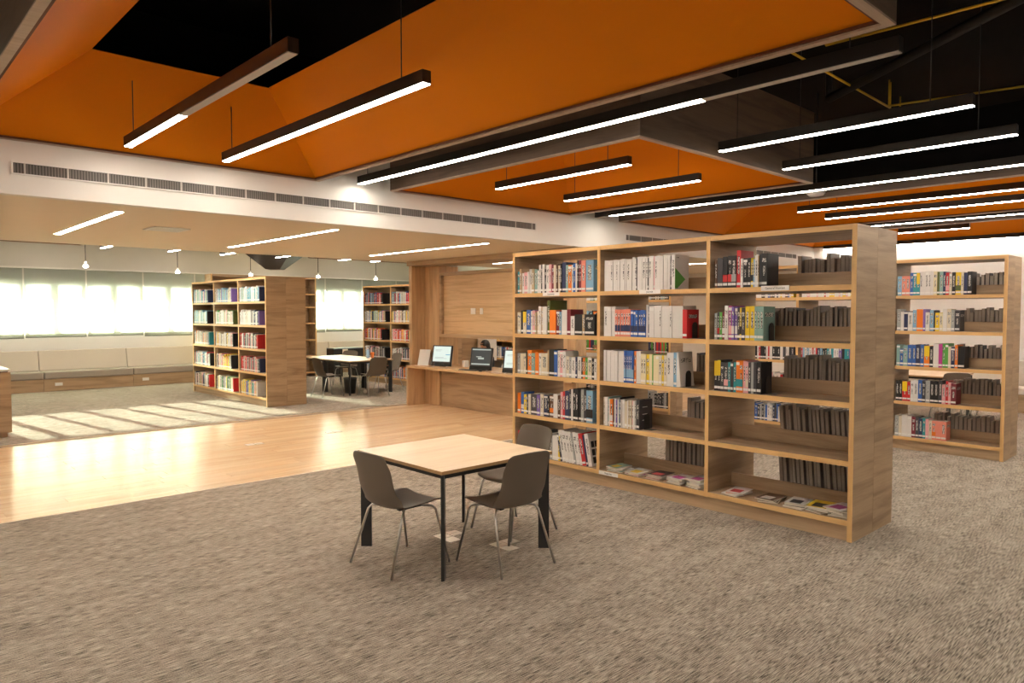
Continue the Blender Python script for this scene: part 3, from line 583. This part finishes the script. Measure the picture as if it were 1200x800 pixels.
for i, (yy, n, cols) in enumerate(((3.28, 3, 'KRW'), (2.98, 3, 'KnW'), (2.72, 4, 'KWC'), (2.52, 4, 'WTY'), (2.36, 6, 'CWT'))):
    mags(yy, 5.83, n, f'{ordn[i]} stack from the left, bottom shelf, right bay', cols)
# --- shelf signs
def sign(yc, z, w_, text, label, h=.038):
    t = empty('shelf_sign', (5.67, yc, z), label=label, category='sign')
    B(-.003, -.0005, -w_ / 2, w_ / 2, 0, h).build('card', SIGNW, t)
    c = bpy.data.curves.new('lettering', 'FONT'); c.body = text; c.size = h * .62; c.align_x = 'CENTER'; c.align_y = 'CENTER'; c.extrude = .0002
    co = bpy.data.objects.new('lettering', c); COL.objects.link(co); dg = bpy.context.evaluated_depsgraph_get(); me = bpy.data.meshes.new_from_object(co.evaluated_get(dg)); bpy.data.objects.remove(co)
    o = bpy.data.objects.new('lettering', me); COL.objects.link(o); me.materials.clear(); me.materials.append(INKM); o.parent = t
    o.matrix_local = Matrix(((0, 0, -1, -.0034), (-1, 0, 0, 0), (0, 1, 0, h / 2), (0, 0, 0, 1)))
sign(2.877, 1.957, .245, 'General Interest', 'white sign reading General Interest on the top shelf edge', .042)
sign(4.135, 1.955, .245, 'Journals', 'white card reading Journals on the middle bay top shelf edge')
sign(5.437, 1.957, .250, 'Economics', 'white card on the left bay top shelf edge')
sign(4.63, .124, .245, 'Magazines', 'white card on the bottom shelf edge below the magazines')
# ------------------------------------------------------------------ desk unit
t = empty('desk_unit', (8.0, 7.2, 0), label='fixed oak computer desk with tall posts, framed panel and header', category='desk')
def U(x0, x1, y0, y1, z0, z1): return B(x0 - 8.0, x1 - 8.0, y0 - 7.2, y1 - 7.2, z0, z1)
U(8.35, 8.82, 10.95, 11.41, 0, 2.66).build('post', WZ, t, bevel=.012)
U(8.05, 8.82, 11.41, 11.50, .768, 2.66).build('post', WZ, t)
U(8.05, 8.28, 7.20, 7.80, 0.0, .72).build('post', WZ, t); U(8.05, 8.28, 7.20, 7.80, .768, 2.66).build('post', WZ, t)
U(8.0, 8.55, BY + .002, 11.50, 2.66, 2.748).build('header', WY, t)
U(7.95, 8.82, 11.41, 11.46, 0, .72).build('end_panel', WZ, t)
U(7.95, 8.86, 7.2, 11.46, .722, .766).build('desktop', wood('desk_oak', 'y', (.66, .44, .24), (.54, .34, .17)), t, bevel=.002)
U(8.40, 8.43, 7.80, 10.95, 0.0, .72).build('back_panel', WY, t)
up_ = U(8.42, 8.50, 7.80, 10.95, 1.36, 2.48).build('wall_panel', wood('panel_oak', 'y', (.66, .45, .25), (.50, .315, .16), stretch=14), t)
fr = MB()
for b4 in ((7.80, 10.95, 1.31, 1.37), (7.80, 10.95, 2.47, 2.53), (7.80, 7.86, 1.37, 2.47), (10.89, 10.95, 1.37, 2.47)): fr.box(8.36 - 8, 8.50 - 8, b4[0] - 7.2, b4[1] - 7.2, b4[2], b4[3])
fr.build('panel_frame', WY, t)
for k, (yc, w_) in enumerate(((10.02, .13), (9.79, .075))):
    o = empty('wall_socket', (8.42, yc, 1.80), label=('left wider' if k == 0 else 'right narrower') + ' white socket plate on the framed oak panel', category='socket')
    B(-.01, 0, -w_ / 2, w_ / 2, -.055, .055).build('plate', PLATE, o, bevel=.002)
    B(-.012, -.01, -w_ / 4, w_ / 4, -.02, .02).build('insert', SIGNW, o)
# monitors
def monitor(x, y_, rz, scr, label, kb=False):
    t = empty('computer', (x, y_, .7665), rz, label=label, category='computer')
    M = Matrix.Rotation(-.20, 4, 'Y') @ Matrix.Translation((0, 0, 0))
    W_ = .218; 
    def tilt(mb): return mb.rot(Matrix.Translation((0, 0, .014)) @ Matrix.Rotation(.20, 4, 'Y'))
    tilt(B(0, .035, -W_, W_, 0, .39)).build('case', BLK, t, bevel=.004)
    tilt(B(.036, .042, -W_, W_, 0.01, .385)).build('back_cover', mat('silver_plastic', (.55, .52, .5), .35), t)
    tilt(B(-.002, 0, -W_ + .025, W_ - .025, 0.085, .37)).build('screen', scr, t)
    tilt(B(-.02, 0, -W_ + .01, W_ - .01, .0, .06)).build('speaker_bar', mat('black_gloss', (.015, .015, .016), .25), t)
    if scr is SCRD:
        tilt(B(-.003, -.002, -W_ + .03, W_ - .03, .345, .365)).build('screen_bar', SCRG, t); tilt(B(-.003, -.002, -W_ + .03, W_ - .03, .088, .112)).build('screen_bar', SCRG, t)
        tilt(MB().box(-.003, -.002, -.06, .06, .185, .215).box(-.003, -.002, -.01, .10, .222, .235)).build('screen_box', SCRG, t)
    else:
        tilt(MB().box(-.003, -.002, -W_ + .03, -.09, .21, .222)).build('screen_mark', SCRB, t)
        tilt(MB().box(-.003, -.002, 0.0, .15, .30, .307).box(-.003, -.002, .03, .15, .28, .287).box(-.003, -.002, -.12, .15, .14, .147).box(-.003, -.002, -.05, .15, .16, .167)).build('screen_text', SCRG, t)
    for s_ in (-1, 1): MB().tube([(-.04, s_ * .15, .0), (.02, s_ * .15, .02), (.05, s_ * .15, .03)], .009, 8).build('foot', PLATE, t)
    MB().box(.05, .12, -.06, .06, 0, .014).build('stand', BLK, t)
    return t
monitor(8.19, 10.70, .30, SCRW, 'left computer on the oak desk with a bright page on screen')
monitor(8.14, 9.52, .30, SCRD, 'middle computer on the oak desk with a dark screen and login box')
monitor(8.10, 8.62, .30, SCRW, 'right computer on the oak desk, half hidden by the central bookcase')
t = empty('keyboard', (8.045, 9.70, .7665), .22, label='black keyboard in front of the middle computer', category='keyboard')
B(-.06, .06, -.19, .19, 0, .014).build('body', BLK, t, bevel=.003)
for r in range(4): B(-.05 + r * .026, -.028 + r * .026, -.18, .18, .014, .018).build('key_row', mat('keys', (.05, .05, .05), .4), t)
t = empty('mouse', (8.02, 9.37, .7665), label='small black mouse right of the keyboard', category='mouse')
MB().lathe((0, 0, 0), [(.03, 0), (.034, .008), (.028, .022), (.001, .03)], 14).build('body', BLK, t)
MB().tube([(.03, 0, .01), (.12, -.02, .006), (.16, -.06, .006)], .003, 6).build('cable', BLK, t)
t = empty('leaflet_stand', (8.16, 11.22, .7665), .35, label='white slanted leaflet stand at the left end of the oak desk', category='sign')
MB().poly([(0, .12, 0), (0, -.12, 0), (.09, -.12, .30), (.09, .12, .30), (.006, .12, 0), (.006, -.12, 0), (.096, -.12, .30), (.096, .12, .30)], 0, [(0, 1, 2, 3), (4, 7, 6, 5), (0, 4, 5, 1), (1, 5, 6, 2), (2, 6, 7, 3), (3, 7, 4, 0)]).build('holder', PLATE, t)
MB().poly([(.03, .07, .11), (.03, -.05, .11), (.068, -.05, .24), (.068, .07, .24)], 0).rot(Matrix.Translation((-.004, 0, 0))).build('print', SIGNW, t)
MB().poly([(.09, .1, .28), (.09, -.1, .28), (.17, -.1, 0), (.17, .1, 0)], 0).build('strut', PLATE, t)
t = empty('tissue_box', (8.50, 10.35, .7665), label='small white box right of the left computer', category='box')
B(-.05, .05, -.04, .04, 0, .12).build('body', PLATE, t, bevel=.003); B(-.02, .02, -.012, .012, .12, .122).build('slot', BLK, t)
# ------------------------------------------------------------------ tables and chairs
def table(loc, sx, sy, label, rz=0):
    t = empty('table', loc, rz, label=label, category='table')
    B(-sx / 2, sx / 2, -sy / 2, sy / 2, .713, .737, 1, fm={1: 0}).build('tabletop', [TOPW, wood('ply_edge', 'x', (.50, .31, .15), (.38, .22, .10))], t, bevel=.002)
    i = .035; X = sx / 2 - i; Y = sy / 2 - i
    MB().box(-X, X, -Y, -Y + .03, .678, .713).box(-X, X, Y - .03, Y, .678, .713).box(-X, -X + .03, -Y + .03, Y - .03, .678, .713).box(X - .03, X, -Y + .03, Y - .03, .678, .713).build('frame', BLK, t)
    for a in (-1, 1):
        for b_ in (-1, 1):
            ang = math.atan2(b_, a); m = B(-.055, .025, -.011, .011, 0, .70); m.rot(Matrix.Translation((a * X, b_ * Y, 0)) @ Matrix.Rotation(ang, 4, 'Z')); m.build('leg', BLK, t)
    return t
table((3.385, 4.255, 0), 1.045, 1.045, 'square oak table with black blade legs in the foreground')
def chair_proto():
    t = empty('chair', (0, 0, 0))
    # shell: seat faces +x ; profile (x, z, halfwidth)
    prof = [(.235, .430, .185), (.225, .445, .205), (.19, .452, .222), (.10, .446, .232), (.0, .436, .235), (-.09, .430, .235), (-.15, .438, .232), (-.185, .462, .226), (-.205, .50, .218), (-.222, .56, .210), (-.238, .64, .204), (-.254, .72, .206), (-.266, .780, .200), (-.273, .812, .192), (-.276, .828, .172), (-.277, .832, .15)]
    nu = 10; v = []; f = []
    for i, (x, z, hw) in enumerate(prof):
        for k in range(nu + 1):
            u = -1 + 2 * k / nu; s = abs(u) ** 2.5
            if i <= 6: px, pz = x, z + .020 * s * (1 - max(0, (i - 4)) * .1)
            else: px, pz = x + .040 * s * (1 if i < 12 else .6), z - (.012 * s if i > 11 else 0)
            if 3 < i < 9: pz += .010 * s; px += .03 * s * (i - 3) / 6
            v.append((px, u * hw, pz))
    for i in range(len(prof) - 1):
        for k in range(nu): a = i * (nu + 1) + k; f.append((a, a + 1, a + nu + 2, a + nu + 1))
    me = bpy.data.meshes.new('shell'); me.from_pydata(v, [], f); me.materials.append(SHELL)
    for p_ in me.polygons: p_.use_smooth = True
    o = bpy.data.objects.new('shell', me); COL.objects.link(o); o.parent = t
    so = o.modifiers.new('thick', 'SOLIDIFY'); so.thickness = .011; so.offset = 0
    sb = o.modifiers.new('sub', 'SUBSURF'); sb.levels = 1; sb.render_levels = 2
    for a in (-1, 1):
        MB().tube([(.10, a * .13, .425), (.155, a * .185, .417), (.172, a * .198, .395), (.255, a * .245, 0.006)], .0088, 10).build('leg', CHROME, t)
        MB().tube([(-.05, a * .13, .413), (-.105, a * .185, .405), (-.122, a * .198, .382), (-.245, a * .245, 0.006)], .0088, 10).build('leg', CHROME, t)
    MB().box(-.08, .12, -.115, -.085, .412, .424).box(-.08, .12, .085, .115, .412, .424).box(-.01, .02, -.085, .085, .412, .424).build('under_frame', BLK, t)
    return t
ch0 = chair_proto(); used = False
def chair(x, y_, rz, label, group='taupe shell chairs'):
    global used
    o = ch0 if not used else copy_tree(ch0); used = True
    o.location = (x, y_, 0); o.rotation_euler = (0, 0, rz); o['label'] = label; o['category'] = 'chair'; o['group'] = group; return o
chair(2.87, 4.24, 0.04, 'taupe plastic shell chair at the left side of the foreground table')
chair(3.43, 3.73, PI / 2 - .04, 'taupe plastic shell chair at the right front of the foreground table, back to the camera')
chair(4.02, 4.27, PI - .03, 'taupe plastic shell chair behind the foreground table, facing the camera')
# far tables
table((8.50, 14.13, 0), 1.12, 1.12, 'oak table with black legs in the window zone, nearer one')
table((8.50, 15.28, 0), 1.12, 1.12, 'oak table with black legs in the window zone, pushed behind the nearer one')
chair(7.56, 13.82, .0, 'shell chair at the left end of the window zone table')
chair(8.40, 13.33, PI / 2 - .1, 'shell chair with its back to the camera at the window zone table')
chair(9.32, 14.15, PI, 'shell chair right of the window zone table, before the far bookcase')
chair(9.15, 15.75, -PI * .8, 'shell chair behind the window zone tables with a bag on it')
# bag on the chair
t = empty('bag', (9.17, 15.78, .455), .3, label='grey and black bag lying on the far window zone chair', category='bag')
m = MB().lathe((0, 0, 0), [(.001, 0), (.15, .01), (.17, .07), (.12, .15), (.001, .17)], 12); m.rot(Matrix.Diagonal((1, .8, 1, 1))).build('body', FAB2, t)
MB().tube([(-.08, 0, .14), (-.05, 0, .2), (.05, 0, .2), (.08, 0, .14)], .01, 6).build('handle', BLK, t)
# bottle & cup
t = empty('water_bottle', (8.83, 14.25, .7375), label='clear blue water bottle on the window zone table', category='bottle')
MB().lathe((0, 0, 0), [(.001, 0), (.034, .002), (.036, .01), (.033, .07), (.036, .13), (.032, .17), (.014, .20), (.013, .215)], 14).build('body', mat('blue_plastic', (.35, .55, .75), .15), t)
MB().lathe((0, 0, .215), [(.015, 0), (.015, .02), (.001, .021)], 12).build('cap', PLATE, t)
t = empty('paper_cup', (8.93, 14.22, .7375), label='orange paper cup beside the water bottle', category='cup')
MB().lathe((0, 0, 0), [(.001, 0), (.032, .002), (.043, .11)], 14).build('body', mat('orange_card', (.75, .2, .04), .5), t)
MB().lathe((0, 0, .11), [(.046, 0), (.044, .015), (.03, .022), (.001, .022)], 14).build('lid', CM['o'], t)
# trash bin
t = empty('waste_bin', (8.22, 14.0, 0), label='black waste bin under the window zone table', category='bin')
MB().lathe((0, 0, 0), [(.001, .004), (.11, .004), (.145, .33), (.150, .335), (.143, .33), (.105, .012), (.001, .012)], 20).build('body', mat('bin_black', (.03, .028, .026), .5), t)
MB().lathe((0, 0, .30), [(.152, .02), (.156, .03), (.154, .045), (.146, .045)], 20).build('liner', mat('liner', (.06, .06, .06), .3), t)
t = empty('crumpled_paper', (8.42, 13.72, .0), label='crumpled white paper ball on the carpet under the table', category='paper')
m = MB().lathe((0, 0, .045), [(.002, -.044), (.035, -.03), (.05, 0), (.033, .032), (.002, .044)], 9)
for i in range(len(m.v)): m.v[i] = tuple(c * random.uniform(.93, 1.03) for c in m.v[i])
m.build('ball', PAGE, t)
# black cabinet by the bench
t = empty('black_rack', (10.42, 18.0, 0), label='low black open rack before the window bench', category='rack')
B(-.47, .47, -.2, .2, .76, .79).build('top', mat('rack_top', (.15, .17, .2), .4), t)
B(-.47, -.2, -.2, .2, 0, .76).build('side_panel', mat('rack_black', (.018, .018, .02), .4), t); B(.2, .47, -.2, .2, 0, .76).build('side_panel', MT['rack_black'], t)
B(-.2, .2, -.2, .2, .52, .56).build('shelf', MT['rack_black'], t)
# ------------------------------------------------------------------ window bench
BYF = 19.0
t = empty('window_bench', (6.0, BYF, 0), label='long upholstered bench with oak base under the windows', category='bench')
seams = [-2.9, -0.33, 1.52, 3.37, 5.22, 7.07, 8.92, 10.77, 12.62, 14.47, 15.8]
for a, b_ in zip(seams[:-1], seams[1:]):
    B(a - 6 + .003, b_ - 6 - .003, 0.04, .69, 0.0, .27).build('base_panel', WX, t)
    o = B(a - 6 + .004, b_ - 6 - .004, 0.0, .60, .275, .44).build('seat_cushion', FAB2, t, bevel=.03)
    MB().poly([(a - 6 + .004, .50, .44), (b_ - 6 - .004, .50, .44), (b_ - 6 - .004, .60, .90), (a - 6 + .004, .60, .90), (a - 6 + .004, .68, .44), (b_ - 6 - .004, .68, .44), (b_ - 6 - .004, .68, .90), (a - 6 + .004, .68, .90)], 0, [(0, 1, 2, 3), (4, 7, 6, 5), (0, 4, 5, 1), (1, 5, 6, 2), (2, 6, 7, 3), (3, 7, 4, 0)]).build('back_cushion', FAB, t, bevel=.015)
for k, xx in enumerate((3.66, 5.50, 7.36, 9.2)):
    o = empty('bench_socket', (xx, BYF + .04, .15), label=f'white socket plate on the bench base, {ordn[k]} from the left', category='socket', group='sockets on the bench base')
    B(-.075, .075, -.008, 0, -.035, .035).build('plate', PLATE, o, bevel=.002); B(-.04, .04, -.010, -.008, -.015, .015).build('insert', SIGNW, o)
# ------------------------------------------------------------------ counter at left
t = empty('service_counter', (0.3, 12.38, 0), label='oak counter with white top at the left picture edge', category='counter')
B(-1.5, 1.49, 0.0, .8, .07, .93).build('body', WX, t); B(-1.5, 1.44, .06, .74, 0, .07).build('plinth', WX, t)
B(-1.5, 1.49, -.01, .81, .945, .975).build('top', mat('white_top', (.8, .76, .7), .3), t); B(-1.5, 1.46, .02, .78, .93, .945).build('shadow_gap', BLK, t)
# ------------------------------------------------------------------ floor boxes
def fbox(x, y_, label, n, wood_=False, rz=0):
    t = empty('floor_box', (x, y_, 0), rz, label=label, category='floor socket', group='floor sockets')
    for i in range(n):
        B(-.055, .055, -.055, .055, 0, .004).build('cover_plate', STEELF, t, ((i % 2) * .118, -(i // 2) * .118, 0), bevel=.001)
        if i < 2: B(-.03, .03, -.004, .004, .004, .006).build('latch', CHROME, t, ((i % 2) * .118, -(i // 2) * .118, 0))
fbox(3.47, 4.52, 'steel floor sockets under the foreground table, farther cluster', 3)
fbox(3.66, 4.06, 'steel floor sockets under the foreground table, nearer cluster', 3)
fbox(4.02, 9.46, 'steel floor socket in the wood floor, left one', 2)
fbox(5.30, 9.61, 'steel floor socket in the wood floor, right one', 2)
# ------------------------------------------------------------------ behind the right bookcase
table((13.6, 4.2, 0), 1.2, 1.2, 'oak table behind the right hand bookcase')
chair(13.0, 3.6, .6, 'shell chair behind the right hand bookcase, left one', 'chairs behind the right hand bookcase')
chair(14.0, 3.3, PI / 2, 'shell chair behind the right hand bookcase, right one', 'chairs behind the right hand bookcase')
t = empty('wall_bench', (15.2, 0.5, 0), label='low oak wall bench at the far right edge of the picture', category='bench')
B(0, .6, 0, 6.0, .0, .32).build('base', WY, t); B(-.02, .6, 0, 6.0, .325, .44).build('seat', FAB, t, bevel=.02)
for k in range(4): B(.45, .62, k * 1.5 + .01, k * 1.5 + 1.49, .44, .9).build('back_cushion', FAB, t, bevel=.02)
# white cupboard behind the desk
t = empty('white_cupboard', (10.30, 11.5, 0), label='tall white cupboard behind the middle computer', category='cupboard')
B(-.27, .0, 0, .3, 0, 1.9).build('body', WHITE, t); B(-.26, -.01, -.02, 0, .05, 1.88).build('door', PLATE, t)
# ------------------------------------------------------------------ people
SKIN = mat('skin', (.52, .29, .19), .5, noise=.05); HAIR = mat('black_hair', (.012, .010, .010), .5, noise=.3, nscale=80)
def skin_obj(name, verts, edges, radii, m, parent, root=0, sub=2):
    me = bpy.data.meshes.new(name); me.from_pydata(verts, edges, []); me.materials.append(m)
    o = bpy.data.objects.new(name, me); COL.objects.link(o); o.parent = parent
    o.modifiers.new('skin', 'SKIN'); sv = me.skin_vertices[0].data
    for i, r in enumerate(radii): sv[i].radius = (r, r) if not isinstance(r, tuple) else r
    sv[root].use_root = True
    s = o.modifiers.new('sub', 'SUBSURF'); s.levels = 1; s.render_levels = sub; o.modifiers['skin'].use_smooth_shade = True
    return o
def hand(parent, p, d, n):
    """p wrist, d finger direction, n palm normal"""
    d = Vector(d).normalized(); n = Vector(n).normalized(); s = d.cross(n).normalized(); p = Vector(p)
    skin_obj('hand', [p, p + d * .04, p + d * .08], [(0, 1), (1, 2)], [(.022, .018), (.034, .016), (.036, .014)], SKIN, parent)
    for k, (off, ln) in enumerate(((-.030, .068), (-.010, .078), (.010, .073), (.029, .058))):
        a = p + d * .078 + s * off
        skin_obj('finger', [a, a + d * ln * .45 + n * .006, a + d * ln * .78 + n * .022, a + d * ln * .93 + n * .036], [(0, 1), (1, 2), (2, 3)], [.009, .0085, .008, .007], SKIN, parent, sub=1)
    a = p + d * .03 - s * .026
    skin_obj('thumb', [a, a + d * .025 - s * .025 + n * .008, a + d * .052 - s * .034 + n * .018], [(0, 1), (1, 2)], [.012, .010, .009], SKIN, parent, sub=1)
def person(x, y_, rz, shirt, label, rhand):
    t = empty('person', (x, y_, 0), rz, label=label, category='person')
    # faces +x in local coordinates, seated, seat height .45
    V = [(0, 0, .53), (0, 0, .68), (.0, 0, .84), (.01, 0, .97), (.02, 0, 1.045), (.03, 0, 1.10),
         (.02, .10, .52), (.40, .11, .52), (.40, .11, .27), (.40, .11, .06), (.50, .12, .04),
         (.02, -.10, .52), (.40, -.11, .52), (.40, -.11, .27), (.40, -.11, .06), (.50, -.12, .04),
         (.0, .17, .955), (.06, .23, .80), (.14, .24, .70), (.32, .18, .80),
         (.0, -.17, .955), tuple(rhand[0]), tuple(rhand[1])]
    E_ = [(0, 1), (1, 2), (2, 3), (3, 4), (4, 5), (0, 6), (6, 7), (7, 8), (8, 9), (9, 10), (0, 11), (11, 12), (12, 13), (13, 14), (14, 15), (3, 16), (16, 17), (17, 18), (18, 19), (3, 20), (20, 21), (21, 22)]
    R_ = [(.14, .12), (.13, .10), (.145, .105), (.13, .085), .052, .05, .085, .065, .055, .042, .035, .085, .065, .055, .042, .035, .055, .046, .042, .028, .055, .045, .028]
    skin_obj('body', V, E_, R_, shirt, t)
    # head
    m = MB(); prof = [(.001, -.125), (.035, -.118), (.058, -.09), (.070, -.05), (.078, 0), (.080, .04), (.070, .085), (.042, .112), (.001, .12)]
    m.lathe((0, 0, 0), prof, 20)
    for i, v in enumerate(m.v):
        xx = v[0] * 1.18; zz = v[2]; yy = v[1] * .92
        if xx > 0 and zz < -.03: xx += .010
        m.v[i] = (xx, yy, zz)
    m.poly([(.088, -.012, -.03), (.088, .012, -.03), (.112, 0, -.028), (.090, 0, .02), (.085, 0, -.035)], 0, [(0, 2, 3), (2, 1, 3), (0, 4, 2), (4, 1, 2)])
    for a in (-1, 1): m.lathe((0, 0, 0), [(.001, -.03), (.014, -.02), (.018, 0), (.014, .022), (.001, .03)], 8); [m.v.__setitem__(i, (m.v[i][0] * .9 - .0, m.v[i][1] * .5 + a * .078, m.v[i][2] - .005)) for i in range(len(m.v) - 40, len(m.v))]
    hd = m.build('head', SKIN, t, (.045, 0, 1.195)); hd.rotation_euler = (0, .25, 0)
    for a in (-1, 1): MB().lathe((0, 0, 0), [(.001, -.007), (.010, 0), (.001, .007)], 10).build('eye', BLK, hd, (.088, a * .032, .012))
    MB().box(0, .004, -.022, .022, -.004, .004).build('mouth', CM['M'], hd, (.093, 0, -.065))
    h = MB().lathe((0, 0, 0), [(.088, -.03), (.092, .02), (.088, .06), (.072, .10), (.045, .125), (.001, .135)], 20)
    for i, v in enumerate(h.v):
        xx = v[0] * 1.15 - .012; zz = v[2] + (.05 if v[0] > .03 and v[2] < .05 else 0) - (.05 if v[0] < -.02 and v[2] < 0 else 0); h.v[i] = (xx, v[1], zz)
    h.build('hair', HAIR, hd)
    hand(t, V[19], (.9, 0, .1), (0, 0, -1)); dd = Vector(V[22]) - Vector(V[21]); hand(t, V[22], dd, (0, .3, -1))
    return t
chair(9.18, 10.55, PI, 'shell chair behind the oak desk opposite the middle computer', 'chairs behind the oak desk')
PB = person(9.20, 10.55, PI, mat('black_shirt', (.02, .02, .022), .8), 'person with black hair seated behind the middle computer', [(.15, -.24, .74), (.34, -.14, .80)]); PB.scale = (.94, .94, .94)
chair(9.48, 7.45, PI, 'shell chair behind the oak desk near its right post', 'chairs behind the oak desk')
person(9.50, 7.45, PI, mat('white_shirt', (.7, .68, .65), .8), 'person in a white shirt seated behind the desk, one hand raised', [(.22, -.24, .98), (.42, -.21, 1.17)])
